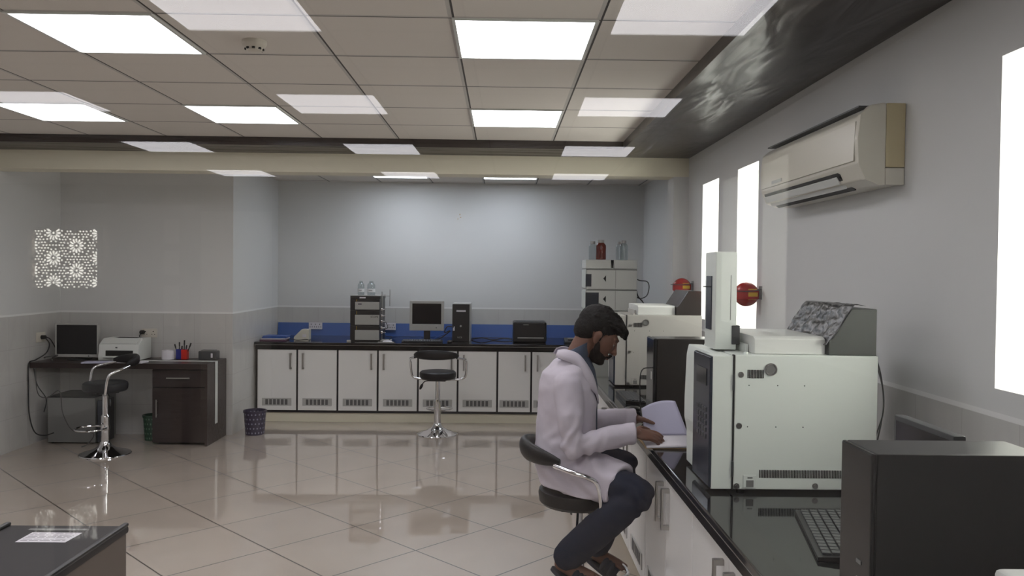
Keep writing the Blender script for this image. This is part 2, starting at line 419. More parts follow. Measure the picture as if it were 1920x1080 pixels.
# camera side of the partition: room whose lamps, windows and screen the glass reflects
struct('wall_near_left', MB().box(X_NL-.2, X_NL, Y_NEAR-.3, Y_GL+.06, 0, CEIL), 'nearwall')
LX0, LX1, LZ0, LZ1 = -6.03, -5.17, 1.34, 2.10
SX0, SX1 = -5.10, -5.02
nb = MB()
nb.box(X_NL, LX0, Y_NEAR-.15, Y_NEAR, 0, CEIL); nb.box(LX0, SX1, Y_NEAR-.15, Y_NEAR, 0, LZ0); nb.box(LX0, SX1, Y_NEAR-.15, Y_NEAR, LZ1+.05, CEIL)
nb.box(LX0, LX1, Y_NEAR-.15, Y_NEAR, LZ1, LZ1+.05); nb.box(LX1, SX0, Y_NEAR-.15, Y_NEAR, LZ0, LZ1+.05); nb.box(SX1, XR, Y_NEAR-.15, Y_NEAR, 0, CEIL)
struct('wall_near_end', nb, 'nearwall')
# pierced rosette screen and slatted grille in the end wall
def ribbon(mb, pts, w, y0, y1, closed=True):
    n = len(pts); rng = range(n if closed else n-1); vs = []; fs = []
    for i in range(n):
        p = Vector(pts[i]); a = Vector(pts[(i-1) % n]); b = Vector(pts[(i+1) % n])
        t = (b-a).normalized(); nn = Vector((-t.y, t.x))
        for s_, yy in ((-1, y0), (1, y0), (1, y1), (-1, y1)): q = p+nn*s_*w/2; vs.append((q.x, yy, q.y))
    for i in rng:
        j = (i+1) % n
        for k in range(4): fs.append((i*4+k, i*4+(k+1) % 4, j*4+(k+1) % 4, j*4+k))
    mb.add(vs, fs)
def pierced(name, x0, x1, z0, z1, y0, y1, holes, matk):
    cu = bpy.data.curves.new('t', 'CURVE'); cu.dimensions = '2D'; cu.fill_mode = 'BOTH'; cu.extrude = (y1-y0)/2
    for pts in [[(x0, z0), (x1, z0), (x1, z1), (x0, z1)]]+holes:
        sp = cu.splines.new('POLY'); sp.points.add(len(pts)-1)
        for q, p in enumerate(pts): sp.points[q].co = (p[0], p[1], 0, 1)
        sp.use_cyclic_u = True
    o = bpy.data.objects.new('t', cu); COL.objects.link(o)
    dg = bpy.context.evaluated_depsgraph_get(); me = bpy.data.meshes.new_from_object(o.evaluated_get(dg))
    bpy.data.objects.remove(o); bpy.data.curves.remove(cu)
    me.transform(Matrix.Translation((0, (y0+y1)/2, 0)) @ Matrix.Rotation(PI/2, 4, 'X')); me.materials.clear(); me.materials.append(M[matk])
    o = bpy.data.objects.new(name, me); COL.objects.link(o); return o
pw, ph = (LX1-LX0)/3, .31
cen = [(LX0+pw*i, LZ0+ph*(j+(.25 if i % 2 else .75))) for i in range(4) for j in range(-1, 3)]
holes = []
def oval(cx, cz, t, a, b, n=12):
    pts = []
    for q in range(n):
        s_ = 2*PI*q/n; u = a*math.cos(s_); w = b*math.sin(s_)*(1+.35*math.cos(s_)); pts.append((cx+u*math.cos(t)-w*math.sin(t), cz+u*math.sin(t)+w*math.cos(t)))
    if all(LX0+.006 < p[0] < LX1-.006 and LZ0+.006 < p[1] < LZ1-.006 for p in pts): holes.append(pts)
for cx, cz in cen:
    for k in range(12):
        t = 2*PI*k/12; oval(cx+.062*math.cos(t), cz+.062*math.sin(t), t, .033, .0132)
        t += PI/12; oval(cx+.108*math.cos(t), cz+.108*math.sin(t), t, .0150, .0125, 8)
    oval(cx, cz, 0, .016, .016)
i = 0; zz = LZ0+.02
while zz < LZ1:
    xx = LX0+.02+(.02 if i % 2 else 0)
    while xx < LX1:
        if min(math.hypot(xx-c[0], zz-c[1]) for c in cen) > .137: oval(xx, zz, 0, .0145, .0125, 6)
        xx += .04
    zz += .035; i += 1
lw = pierced('window_7', LX0, LX1, LZ0, LZ1, Y_NEAR-.062, Y_NEAR-.056, holes, 'nearwall'); lw['kind'] = 'structure'
sl = MB()
z = LZ0
while z < LZ1+.03: sl.box(SX0, SX1, Y_NEAR-.08, Y_NEAR-.05, z, z+.018); z += .042
sl.box((SX0+SX1)/2-.008, (SX0+SX1)/2+.008, Y_NEAR-.085, Y_NEAR-.045, LZ0, LZ1+.05)
struct('window_8', sl, 'nearwall')
dd = struct('door_1', MB().box(-4.45, -3.98, Y_NEAR+.002, Y_NEAR+.04, 0, 2.28), 'nearwall')
for z0, z1 in ((1.92, 2.22), (1.53, 1.83), (.9, 1.4)): MB().box(-4.32, -4.13, Y_NEAR+.04, Y_NEAR+.055, z0, z1, .004).build('door_panel', 'palewall', dd)
dd = struct('door_2', MB().box(-3.88, -3.0, Y_NEAR+.002, Y_NEAR+.05, 0, 2.32), 'palewall')
MB().box(-3.9, -3.86, Y_NEAR+.002, Y_NEAR+.07, 0, 2.34).build('door_frame', 'nearwall', dd)
# the glass partition
d = .0083
gx0, gx1 = -1.9, 1.5
gm = MB(); gm.box(gx0, gx1, -.004, .004, .08, 2.56)
gm.xf(Matrix.Translation((0, Y_GL, 0)) @ Matrix.Rotation(-d, 4, 'Z'))
part = thing('glass_partition', 'full height glass partition the room is seen through, in an aluminium frame', 'glass partition', (0, Y_GL, 0))
gm.build('glass_pane', 'glass', part)
fm = MB()
for x0, x1, z0, z1 in ((gx0-.05, gx0, 0, CEIL), (gx1, XR, 0, CEIL), (gx0, gx1, 0, .08), (gx0, gx1, 2.56, CEIL)): fm.box(x0, x1, Y_GL-.035, Y_GL+.035, z0, z1)
fm.build('frame', 'alu', part)
struct('wall_partition', MB().box(X_NL, gx0-.05, Y_GL-.05, Y_GL+.05, 0, CEIL), 'nearwall')

# unseen table added to block the floor's mirror image of the pierced screen
tb = thing('reflection_block_table', 'added grey table behind the viewer, blocking the floor reflection of the pierced screen', 'table', (-3.0, -4.3, 0))
MB().box(-3.7, -2.3, -5.1, -3.4, .81, .85, .004).build('tabletop', 'grey', tb)
for x in (-3.65, -2.35):
    for y in (-5.05, -3.45): MB().box(x-.025, x+.025, y-.025, y+.025, 0, .81, .002).build('leg', 'dgrey', tb)
MB().box(-3.6, -2.4, -4.9, -3.6, .3, .805, .004).build('cupboard', 'grey', tb)

# ------------------------------------------------------------------ ceiling lights
def light_panel(cx, cy, label, group, matk='panel'):
    t = thing('ceiling_light', label, 'ceiling light', (cx, cy, CEIL), group)
    f = MB(); o, i = .298, .284
    for a in ((-o, o, -o, -i), (-o, o, i, o), (-o, -i, -i, i), (i, o, -i, i)): f.box(cx+a[0], cx+a[1], cy+a[2], cy+a[3], CEIL-.008, CEIL, 0)
    f.build('frame', 'white', t)
    MB().box(cx-i, cx+i, cy-i, cy+i, CEIL-.005, CEIL-.001).build('diffuser', matk, t)
GL_ = 'square ceiling lights of the main ceiling'
light_panel(.086, 3.55, 'large square lit ceiling panel at the upper centre, nearest in its column', GL_)
light_panel(.086, 5.35, 'smaller looking square lit ceiling panel straight beyond the upper centre panel', GL_)
light_panel(-1.714, 3.55, 'square lit ceiling panel at upper left, beside the smoke detector', GL_)
light_panel(-1.714, 5.35, 'square lit ceiling panel left of centre, just before the dark wooden soffit', GL_)
light_panel(-2.914, 5.35, 'leftmost square lit ceiling panel, just before the dark wooden soffit', GL_)
for cx, cy in ((.086, 1.75), (-1.714, 1.75), (-2.914, 3.55), (-2.914, 1.75)):
    light_panel(cx, cy, 'square lit ceiling panel near the glass, above or beside the photographed part', 'near ceiling panels outside the photo')
light_panel(.086, 8.55, 'thin bright lit ceiling panel in the back alcove, right one of two', 'alcove ceiling lights', 'panelb')
light_panel(-1.112, 8.55, 'thin bright lit ceiling panel in the back alcove, left one of two', 'alcove ceiling lights', 'panelb')
for cx in (.686, -1.112, -2.914):
    for cy in (-.65, -2.45, -4.25, -6.05, -7.85):  # nearest row added to brighten surfaces facing the glass, reflected out of view
        light_panel(cx, cy, 'square lit ceiling panel on the near side of the partition, a pale reflection except the added nearest fill row', 'ceiling panels reflected in the glass')
# smoke detector
t = thing('smoke_detector', 'round ivory smoke detector on the ceiling tile at upper left', 'smoke detector', (-1.12, 3.63, CEIL))
MB().lathe([(.054, 0), (.054, -.012), (.050, -.022), (.038, -.030), (.034, -.044), (.02, -.048), (.001, -.048)], (-1.12, 3.63, CEIL)).build('housing', 'smoke', t)
v = MB()
for k in range(8):
    a = k*PI/4+.2; v.box(-1.12+.0355*math.cos(a)-.006, -1.12+.0355*math.cos(a)+.006, 3.63+.0355*math.sin(a)-.006, 3.63+.0355*math.sin(a)+.006, CEIL-.041, CEIL-.033)
v.build('vent', 'slot', t)
# ------------------------------------------------------------------ benches
def cabinet(cx, w, label, group, two=True, hands=('R', 'L'), edge=.010):
    """unit built along x with its front at y=0 facing -y; returns the Empty at the origin"""
    t = thing('base_cabinet', label, 'cabinet', (0, 0, 0), group)
    MB().box(-w/2, w/2, .02, .56, .10, .775).build('body', 'carc', t)
    n = 2; dw = w/n
    for k in range(n):
        x0 = -w/2+k*dw+edge; x1 = -w/2+(k+1)*dw-edge
        dr = MB().box(x0, x1, 0, .02, .128, .768, .002).build('door', 'door', t)
        hx = x1-.055 if hands[k] == 'R' else x0+.055
        h = MB(); h.box(hx-.009, hx+.009, -.034, -.024, .565, .735, .002)
        h.box(hx-.009, hx+.009, -.026, 0, .565, .583); h.box(hx-.009, hx+.009, -.026, 0, .717, .735)
        h.build('handle', 'satin', dr)
        mx = (x0+x1)/2; g = MB(); g.box(mx-.155, mx+.155, -.004, .001, .175, .255, .002)
        g.build('vent_plate', 'grey2', dr)
        s = MB()
        for q in range(6): s.box(mx-.118+q*.041, mx-.118+q*.041+.028, -.0055, -.002, .186, .244)
        s.build('vent_slots', 'slotg', dr)
    return t
M['grey2'] = mat('vent_plate_grey', (176, 175, 172), .4); M['slotg'] = mat('vent_slot_grey', (92, 92, 92), .6)
bounds = [-2.575, -1.722, -.872, -.030]
labs = ['white two door cabinet at the left end of the back bench beside the purple basket',
        'white two door cabinet of the back bench, below the black instrument stack',
        'white two door cabinet of the back bench, behind the empty middle bar stool',
        'white two door cabinet of the back bench, nearest the seated man']
reg_first = None
xs = [(-2.575, -1.722), (-1.722, -.872), (-.872, -.030), (-.030, .69)]
for i, (a, b) in enumerate(xs):
    c = cabinet(0, b-a, labs[i], 'white cabinets under the back bench'); c.location = ((a+b)/2, BY+.03, 0)
labs = ['white two door cabinet of the right bench at the bottom edge of the photo',
        'white two door cabinet under the nearest instrument on the right bench',
        'white two door cabinet of the right bench beside the seated man\'s knees',
        'white two door cabinet of the right bench, behind the seated man\'s legs',
        'white two door cabinet of the right bench under the farther instrument',
        'white two door cabinet of the right bench, just beyond the farther instrument',
        'white two door cabinet of the right bench, in the far corner', ]
for i, lb in enumerate(labs):
    y0 = 1.94-.0+.92*i; c = cabinet(0, .92, lb, 'white cabinets under the right bench', edge=.003)
    c.location = (.70, y0+.46, 0); c.rotation_euler = (0, 0, -PI/2)
cabinet(0, .92, 'white two door cabinet of the right bench, nearest the glass and outside the photo', 'white cabinets under the right bench', edge=.003)
c = bpy.data.objects['base_cabinet.011']; c.location = (.70, 1.48, 0); c.rotation_euler = (0, 0, -PI/2)
# plinth
struct('baseboard_back', MB().box(X_AL, .76, BY+.07, BY+.09, 0, .10), 'cream')
struct('baseboard_right', MB().box(.76, .78, 1.02, BY+.07, 0, .10), 'cream')
# continuous worktop
P = [(X_AL+.004, BY), (BX, BY), (BX, .62), (XR-.003, .62), (XR-.003, 6.66), (1.42, 6.66), (1.42, 6.91), (X_AR-.003, 6.91), (X_AR-.003, Y_BACK-.004), (X_AL+.004, Y_BACK-.004)]
w = thing('worktop', 'continuous black granite worktop running along the back and right walls', 'worktop', (BX, BY, .78))
mb = MB(); mb.prism(P, .822, BT, 'z', b=.006)
mb.build('top_slab', 'granite', w)
P2 = [(X_AL+.02, BY+.012), (BX+.012, BY+.012), (BX+.012, .64), (BX+.05, .64), (BX+.05, BY+.05), (X_AL+.02, BY+.05)]
MB().prism(P2, .776, .822, 'z').build('edge_band', 'blackg', w)
MB().prism([(X_AL+.01, BY+.003), (BX+.003, BY+.003), (BX+.003, .63), (BX+.02, .63), (BX+.02, BY+.02), (X_AL+.01, BY+.02)], .8195, .8235, 'z').build('edge_strip', 'satin', w)
# blue upstand
u = MB(); u.prism([(Y_BACK-.006, BT+.001), (Y_BACK-.035, BT+.001), (Y_BACK-.012, 1.0), (Y_BACK-.006, 1.0)], X_AL+.01, X_AR-.01, 'x')
tag(u.build('upstand', 'blue'), 'long blue upstand strip standing on the back of the worktop against the wall', 'upstand')

# ------------------------------------------------------------------ bar stools (front +x, seat top at z=.63)
def stool(label):
    t = thing('bar_stool', label, 'bar stool', (0, 0, 0), 'black and chrome bar stools')
    MB().lathe([(.205, 0), (.208, .004), (.205, .012), (.17, .022), (.10, .045), (.055, .075), (.042, .10), (.036, .115), (.03, .115)], n=40).build('base', 'chrome', t)
    MB().cyl((0, 0, .10), (0, 0, .33), .034).cyl((0, 0, .33), (0, 0, .345), .036, .026).cyl((0, 0, .34), (0, 0, .55), .024).build('column', 'chrome', t)
    r = MB(); pts = [(.0, .033, .235), (.05, .10, .235), (.15, .125, .235), (.22, .07, .235), (.235, 0, .235), (.22, -.07, .235), (.15, -.125, .235), (.05, -.10, .235), (.0, -.033, .235)]
    r.tube(pts, .0085).cyl((0, 0, .218), (0, 0, .252), .038)
    r.build('footrest', 'chrome', t)
    MB().lathe([(.12, .545), (.165, .552), (.178, .566), (.182, .60), (.178, .618), (.165, .628), (.12, .632), (.001, .630)], n=40).build('seat', 'leather', t)
    MB().box(-.09, .09, -.09, .09, .535, .552, .004).build('seat_plate', 'black', t)
    b = MB(); secs = []; nn = 15
    for i in range(nn):
        a = PI+math.radians(-62+124*i/(nn-1)); e = math.sin(PI*i/(nn-1))**.4 if 0 < i < nn-1 else .25
        R = .245; c = (R*math.cos(a), R*math.sin(a), .80+.03*math.cos(a-PI)-.02)
        secs.append((c, (math.cos(a)*.026*e, math.sin(a)*.026*e, -.01*e), (math.cos(a)*.012*e, math.sin(a)*.012*e, .047*e)))
    b.loft(secs, 20); b.build('backrest', 'leather', t)
    for s in (1, -1):
        MB().tube([(-.14, s*.205, .775), (-.06, s*.262, .755), (.0, s*.278, .738), (.038, s*.28, .71), (.055, s*.278, .64), (.06, s*.262, .565), (.05, s*.20, .542), (.02, s*.06, .541)], .0115, n=12).build('armrest', 'chrome', t)
    MB().tube([(0, .03, .53), (0, .12, .525), (.0, .15, .50)], .005).ell((0, .165, .47), (.010, .014, .034), Matrix.Rotation(.45, 3, 'X')).build('lever', 'black', t)
    return t
st = stool('empty black and chrome bar stool standing before the dark desk at left')
reg()
st2 = copy_tree(st); st2['label'] = 'empty black and chrome bar stool standing before the middle of the back bench'
st3 = copy_tree(st); st3['label'] = 'black and chrome bar stool that the man in the white coat sits on'
st.location = (-3.41, 6.94, 0); st.rotation_euler = (0, 0, math.radians(219))
st2.location = (-.617, 7.91, 0); st2.rotation_euler = (0, 0, math.radians(86))
st3.location = (.365, 3.685, .022); st3.rotation_euler = (0, 0, math.radians(4))
st3.location.z = 0

# ------------------------------------------------------------------ desk at left
DY0, DY1 = 7.27, 7.775
dx1 = -2.655
t = thing('desk', 'dark brown wooden desk along the left wall with a drawer and door pedestal', 'desk', (-3.4, 7.5, 0))
MB().box(XL+.006, dx1, DY0, DY1, .70, .75, .002).build('desktop', 'desk', t)
MB().box(dx1-.024, dx1-.001, DY0+.005, DY1, 0, .699).build('side_panel', 'desk', t)
MB().box(-3.17, dx1-.03, DY0+.055, DY1-.02, .02, .698).build('pedestal', 'desk', t)
dr = MB().box(-3.165, dx1-.035, DY0+.035, DY0+.055, .535, .69, .001).build('drawer', 'desk', t)
h = MB().cyl((-3.03, DY0+.012, .618), (-2.82, DY0+.012, .618), .006)
for x in (-3.01, -2.84): h.cyl((x, DY0+.012, .618), (x, DY0+.036, .618), .004)
h.build('drawer_handle', 'satin', dr)
do = MB().box(-3.165, dx1-.035, DY0+.035, DY0+.055, .03, .525, .001).build('door', 'desk', t)
h = MB().cyl((-3.12, DY0+.012, .26), (-3.12, DY0+.012, .42), .006)
for z in (.28, .40): h.cyl((-3.12, DY0+.012, z), (-3.12, DY0+.036, z), .004)
h.build('door_handle', 'satin', do)
s = MB(); s.box(-3.58, dx1+.002, 7.47, 7.53, .750, .7525); s.box(dx1, dx1+.003, 7.47, 7.53, .17, .7525)
s.build('white_strip', 'white', t)
# monitor maker (front faces -y, centre x, foot at z)
def monitor(name, label, cx, cy, z0, w, h, zb, frame, chin=.05, tiltz=0, bez=.014, group=None):
    t = thing(name, label, 'monitor', (cx, cy, z0), group)
    fr = MB(); y0, y1 = cy-.025, cy+.02
    fr.box(cx-w/2, cx+w/2, y0+.006, y1, zb, zb+h, .006)
    fr.box(cx-w/2, cx-w/2+bez, y0, y0+.01, zb, zb+h, .003); fr.box(cx+w/2-bez, cx+w/2, y0, y0+.01, zb, zb+h, .003)
    fr.box(cx-w/2+bez, cx+w/2-bez, y0, y0+.01, zb+h-bez, zb+h, .003); fr.box(cx-w/2+bez, cx+w/2-bez, y0, y0+.01, zb, zb+chin, .003)
    fr.build('bezel', frame, t)
    MB().box(cx-w/2+bez, cx+w/2-bez, y0+.003, y0+.008, zb+chin, zb+h-bez).build('screen', 'screen', t)
    MB().cyl((cx+w*.28, y0-.001, zb+chin*.45), (cx+w*.28, y0+.004, zb+chin*.45), .006).build('power_button', 'dgrey', t)
    sd = MB(); sd.box(cx-.035, cx+.035, cy+.02, cy+.045, z0+.01, zb+h*.5, .004); sd.lathe([(.11, 0), (.11, .008), (.09, .014), (.001, .016)], (cx, cy+.03, z0+.001), n=28)
    sd.build('stand', 'black', t)
    return t
monitor('monitor', 'silver framed flat monitor on the dark desk at left, screen off', -3.955, 7.53, .75, .40, .315, .775, 'silver', .028)
# laser printer on desk
t = thing('laser_printer', 'small white laser printer on the dark desk beside the monitor', 'printer', (-3.53, 7.55, .751))
px0, px1, py0, py1 = -3.715, -3.345, 7.42, 7.70
b = MB(); b.prism([(py0, .757), (py1, .757), (py1, .955), (py0+.10, .955), (py0+.015, .905), (py0, .80)], px0, px1, 'x', b=.008)
b.build('body', 'white', t)
MB().box(px0+.07, px1-.05, py0-.004, py0+.02, .80, .85, .004).build('paper_slot', 'slot', t)
MB().box(px0+.06, px1-.04, py0-.05, py0+.01, .790, .800, .003).build('paper_tray', 'white', t)
MB().box(px0+.10, px1-.08, py0+.11, py1-.06, .953, .958).build('output_slot', 'slot', t)
MB().prism([(py0+.02, .908), (py0+.10, .955), (py0+.10, .959), (py0+.015, .913)], px0+.03, px1-.03, 'x').build('top_lid', 'white', t)
MB().box(px0+.16, px0+.175, py0-.001, py0+.008, .872, .882).build('badge', 'dgrey', t)
# papers in front of the printer
for k, (x, y, r, z, mk, lb) in enumerate(((-3.64, 7.295, .12, .7515, 'lilac', 'loose pale paper lying before the white printer on the desk, larger left sheet'),
                              (-3.37, 7.33, -.1, .7515, 'paper', 'white paper sheet lying on the desk right of the white printer'))):
    o = MB().box(-.135, .135, -.06, .06, 0, .010).build('paper_sheet', mk); o.location = (x, y, z); o.rotation_euler = (0, 0, r); tag(o, lb, 'paper')
# roll, cups, box
tag(MB().lathe([(.056, 0), (.056, .085), (.020, .085), (.020, .080), (.001, .080)], (-3.145, 7.60, .7535), n=32).build('tissue_roll', 'paper'), 'white paper roll standing on the desk beside the pen cups', 'paper roll')
def cup(x, y, w, matk, name, label):
    t = thing(name, label, 'pen cup', (x, y, .7515)); b = MB()
    for a in ((-w, w, -w, -w+.003), (-w, w, w-.003, w), (-w, -w+.003, -w+.003, w-.003), (w-.003, w, -w+.003, w-.003)): b.box(x+a[0], x+a[1], y+a[2], y+a[3], .752, .845)
    b.box(x-w, x+w, y-w, y+w, .7515, .755); b.build('cup', matk, t)
cup(-3.055, 7.65, .026, 'penblue', 'pen_cup', 'square blue pen cup on the desk, left of the red one')
cup(-2.998, 7.63, .026, 'penred', 'pen_cup', 'square red pen cup on the desk, right of the blue one')
for k, (x, y, dx, dy, h, mk, lb) in enumerate(((-3.07, 7.655, -.035, 0, .135, 'cable', 'black pen leaning left out of the blue cup'), (-3.055, 7.645, -.005, .01, .155, 'cable', 'black marker upright in the blue cup'),
        (-3.045, 7.65, .012, 0, .12, 'paper', 'white pen in the blue cup'), (-3.008, 7.63, .005, 0, .175, 'cable', 'tall black scissors handle standing in the red cup'), (-2.998, 7.62, .02, 0, .13, 'penblue', 'blue pen in the red cup'), (-2.993, 7.635, .05, 0, .15, 'cable', 'black marker leaning right out of the red cup'))):
    t = thing('pen', lb, 'pen', (x, y, .757)); top = Vector((x+dx, y+dy, .757+h))
    MB().cyl((x-dx*.2, y, .757), top-Vector((dx, dy, h))*.25, .0045, n=10).build('barrel', mk, t)
    MB().cyl(top-Vector((dx, dy, h))*.25, top, .0065, n=10).build('cap', 'cable', t)
t = thing('desk_telephone', 'small dark grey box device on the right end of the dark desk', 'device', (-2.80, 7.62, .7515))
MB().box(-2.855, -2.685, 7.58, 7.68, .7515, .835, .008).build('body', 'dgrey', t)
MB().box(-2.835, -2.705, 7.60, 7.66, .835, .845, .003).build('top_panel', 'grey', t)
MB().box(-2.735, -2.718, 7.577, 7.581, .775, .815).build('sticker', 'paper', t)
# wall sockets
def socket(cx, cz, y, w, label, n=2, loc='back'):
    t = thing('wall_socket', label, 'socket', (cx, y, cz))
    MB().box(cx-w/2, cx+w/2, y-.010, y-.001, cz-.042, cz+.042, .003).build('plate', 'smoke', t)
    s = MB()
    for k in range(n):
        x = cx-w/2+w*(k+.5)/n
        s.cyl((x, y-.0115, cz+.016), (x, y-.009, cz+.016), .005, n=8); s.cyl((x-.013, y-.0115, cz-.012), (x-.013, y-.009, cz-.012), .004, n=8); s.cyl((x+.013, y-.0115, cz-.012), (x+.013, y-.009, cz-.012), .004, n=8)
    s.build('holes', 'slot', t); return t
socket(-3.40, .985, Y_DESK, .15, 'cream double wall socket above the white printer, a black plug in it', 2)
tag(MB().cyl((-3.46, Y_DESK-.012, .995), (-3.46, Y_DESK-.05, .995), .020).tube([(-3.46, Y_DESK-.05, .99), (-3.475, Y_DESK-.055, .95), (-3.45, Y_DESK-.04, .88), (-3.44, Y_DESK-.03, .76)], .004).build('power_plug', 'cable'), 'round black plug with a hanging lead in the socket above the printer', 'plug')
t = thing('wall_socket', 'cream wall socket on the left side wall, left of the silver framed monitor', 'socket', (XL, 7.45, .96))
MB().box(XL+.001, XL+.010, 7.38, 7.52, .92, 1.01, .003).build('plate', 'smoke', t)
tag(MB().cyl((XL+.012, 7.45, .965), (XL+.05, 7.45, .965), .018).tube([(XL+.05, 7.45, .965), (XL+.075, 7.46, .955), (XL+.08, 7.50, .92), (XL+.075, 7.60, .82)], .005).build('power_plug', 'cable'), 'black plug with a lead in the socket left of the silver framed monitor', 'plug')
tag(MB().tube([(XL+.05, 7.45, .955), (XL+.09, 7.44, .90), (XL+.07, 7.42, .82), (XL+.02, 7.34, .765), (XL+.012, 7.25, .74), (XL+.015, 7.24, .55), (XL+.02, 7.24, .30), (XL+.06, 7.25, .13), (XL+.16, 7.22, .10), (XL+.24, 7.245, .12)], .0055).build('cable', 'cable'), 'black cable hanging in a loop off the left end of the desk', 'cable')
tag(MB().tube([(XL+.05, 7.43, .775), (XL+.10, 7.36, .79), (XL+.16, 7.45, .80), (XL+.08, 7.5, .765), (XL+.14, 7.4, .758)], .0055).build('cable', 'greyc'), 'coiled grey cable lying on the left end of the desktop', 'cable')
tag(MB().tube([(XL+.07, 7.25, .70), (XL+.10, 7.235, .48), (XL+.19, 7.225, .44), (XL+.30, 7.225, .50), (XL+.33, 7.225, .30), (XL+.42, 7.235, .14), (XL+.60, 7.23, .12), (XL+.56, 7.22, .03), (XL+.52, 7.18, .008)], .0045).build('cable', 'greyc'), 'thin grey cable trailing from under the desk down to the floor', 'cable')
tag(MB().tube([(XL+.05, 7.262, .70), (XL+.08, 7.262, .55), (XL+.15, 7.28, .42), (XL+.13, 7.28, .30)], .0045).build('cable', 'cable'), 'short black cable hanging below the left end of the desk', 'cable')
# cabinet under desk
t = thing('under_desk_box', 'light grey metal box with a black top standing under the desk', 'equipment box', (-3.95, 7.5, 0))
MB().box(-4.13, -3.70, 7.34, 7.74, .012, .42, .004).build('body', 'grey', t)
MB().box(-4.13, -3.70, 7.34, 7.74, .42, .435, .003).build('top', 'black', t)
f = MB()
for x in (-4.1, -3.73):
    for y in (7.37, 7.71): f.cyl((x, y, 0), (x, y, .013), .012, n=10)
f.build('feet', 'black', t)
t = thing('computer_tower', 'narrow black computer tower under the desk, right of the grey metal box', 'computer', (-3.66, 7.46, 0))
MB().box(-3.69, -3.63, 7.36, 7.56, .01, .40, .004).build('case', 'black', t)
MB().box(-3.685, -3.635, 7.352, 7.36, .015, .395, .003).build('front_panel', 'navy', t)
# baskets
def basket(x, y, label, matk, rt, rb, h):
    o = MB().lathe([(rb, 0), (rt, h-.02), (rt+.006, h-.02), (rt+.006, h), (rt-.004, h), (rb-.005, .006), (.001, .006)], n=36).build('waste_basket', matk); o.location = (x, y, 0)
    tag(o, label, 'waste basket')
basket(-2.40, 7.93-.08, 'purple dotted plastic waste basket on the floor at the left end of the back bench', 'bpurple', .105, .09, .235)
basket(-3.27, 7.56, 'green dotted plastic waste basket under the desk beside the pedestal', 'bgreen', .085, .07, .235)

# ------------------------------------------------------------------ things on the back bench
def bx(px, Y): return (px-940)/F*Y
# folders
for k, (w, d, h, rz, mk, lb) in enumerate(((.27, .21, .016, .05, 'pink', 'plum folder, lowest of the small pile at the left end of the back bench'), (.26, .20, .012, -.02, 'paper', 'white papers in the middle of the pile on the left end of the back bench'),
        (.255, .20, .014, .07, 'bluef', 'blue folder under the top one in the pile on the back bench'), (.25, .19, .010, -.04, 'bluef', 'topmost blue folder of the pile on the left end of the back bench'))):
    z = BT+.0005+[0, .0162, .0284, .0426][k]
    o = MB().box(-w/2, w/2, -d/2, d/2, 0, h, .003).build('folder', mk); o.location = (-2.44+.008*k, 8.66, z); o.rotation_euler = (0, 0, rz); tag(o, lb, 'folder', 'pile of folders on the back bench')
t = thing('magazine_file', 'cream wedge shaped box on the back bench beside the blue folders', 'box', (-2.18, 8.78, BT))
MB().prism([(-2.255, BT+.001), (-2.09, BT+.001), (-2.09, BT+.115), (-2.17, BT+.115), (-2.255, BT+.03)], 8.74, 8.84, 'y', b=.004).build('body', 'acw', t)
MB().box(-2.16, -2.12, 8.738, 8.741, BT+.03, BT+.06).build('label', 'paper', t)
tag(MB().tube([(-2.31, 8.68, BT+.006), (-2.24, 8.62, BT+.02), (-2.18, 8.60, BT+.006), (-2.10, 8.64, BT+.015), (-2.05, 8.60, BT+.006)], .004).build('cable', 'greyc'), 'small tangle of grey cable before the cream wedge box', 'cable')
for cx, lb in ((bx(594, 9.32), 'white triple wall socket over the blue upstand, left of the black instrument stack'), (bx(731, 9.32), 'white triple wall socket behind the chrome stand on the back bench')):
    t = thing('wall_socket', lb, 'socket', (cx, Y_BACK-.05, .965))
    MB().box(cx-.078, cx+.078, Y_BACK-.047, Y_BACK-.036, .925, 1.005, .003).build('plate', 'paper', t)
    s = MB()
    for k in range(3):
        x = cx-.05+k*.05
        for dx, dz in ((0, .018), (-.012, -.012), (.012, -.012)): s.box(x+dx-.004, x+dx+.004, Y_BACK-.049, Y_BACK-.046, .965+dz-.006, .965+dz+.006)
    s.build('holes', 'dgrey', t)
# black instrument stack with grey fronts
ix0, ix1, iy = bx(658, 8.66), bx(713, 8.66), 8.66
z = BT
for k, (h, kind, lb) in enumerate(((.165, 'g', 'bottom module of the black and grey instrument stack on the back bench'), (.165, 'g', 'module marked SCOPE in the black and grey instrument stack'), (.125, 'g', 'upper grey fronted module of the black instrument stack'))):
    t = thing('instrument_module', lb, 'instrument', ((ix0+ix1)/2, iy, z), 'black and grey instrument stack')
    MB().box(ix0, ix1, iy, iy+.40, z+.0005, z+h-.0005, .003).build('case', 'black', t)
    zt = z+h-.045 if k < 2 else z+h-.03
    MB().box(ix0+.052, ix1-.003, iy-.008, iy, z+.012, zt, .003).build('front_panel', 'silver', t)
    MB().box(ix0+.068, ix0+.071, iy-.003, iy, zt+.004, z+h-.003).build('indicator', 'yellow', t)
    if k == 1: text('SCOPE', 'lettering', .028, (ix1-.055, iy-.009, zt-.022), FRONT, 'slot', t)
    if k == 2: MB().box(ix0+.085, ix0+.125, iy-.0095, iy-.007, zt-.03, zt-.018).build('mark', 'bpurple', t)
    z += h
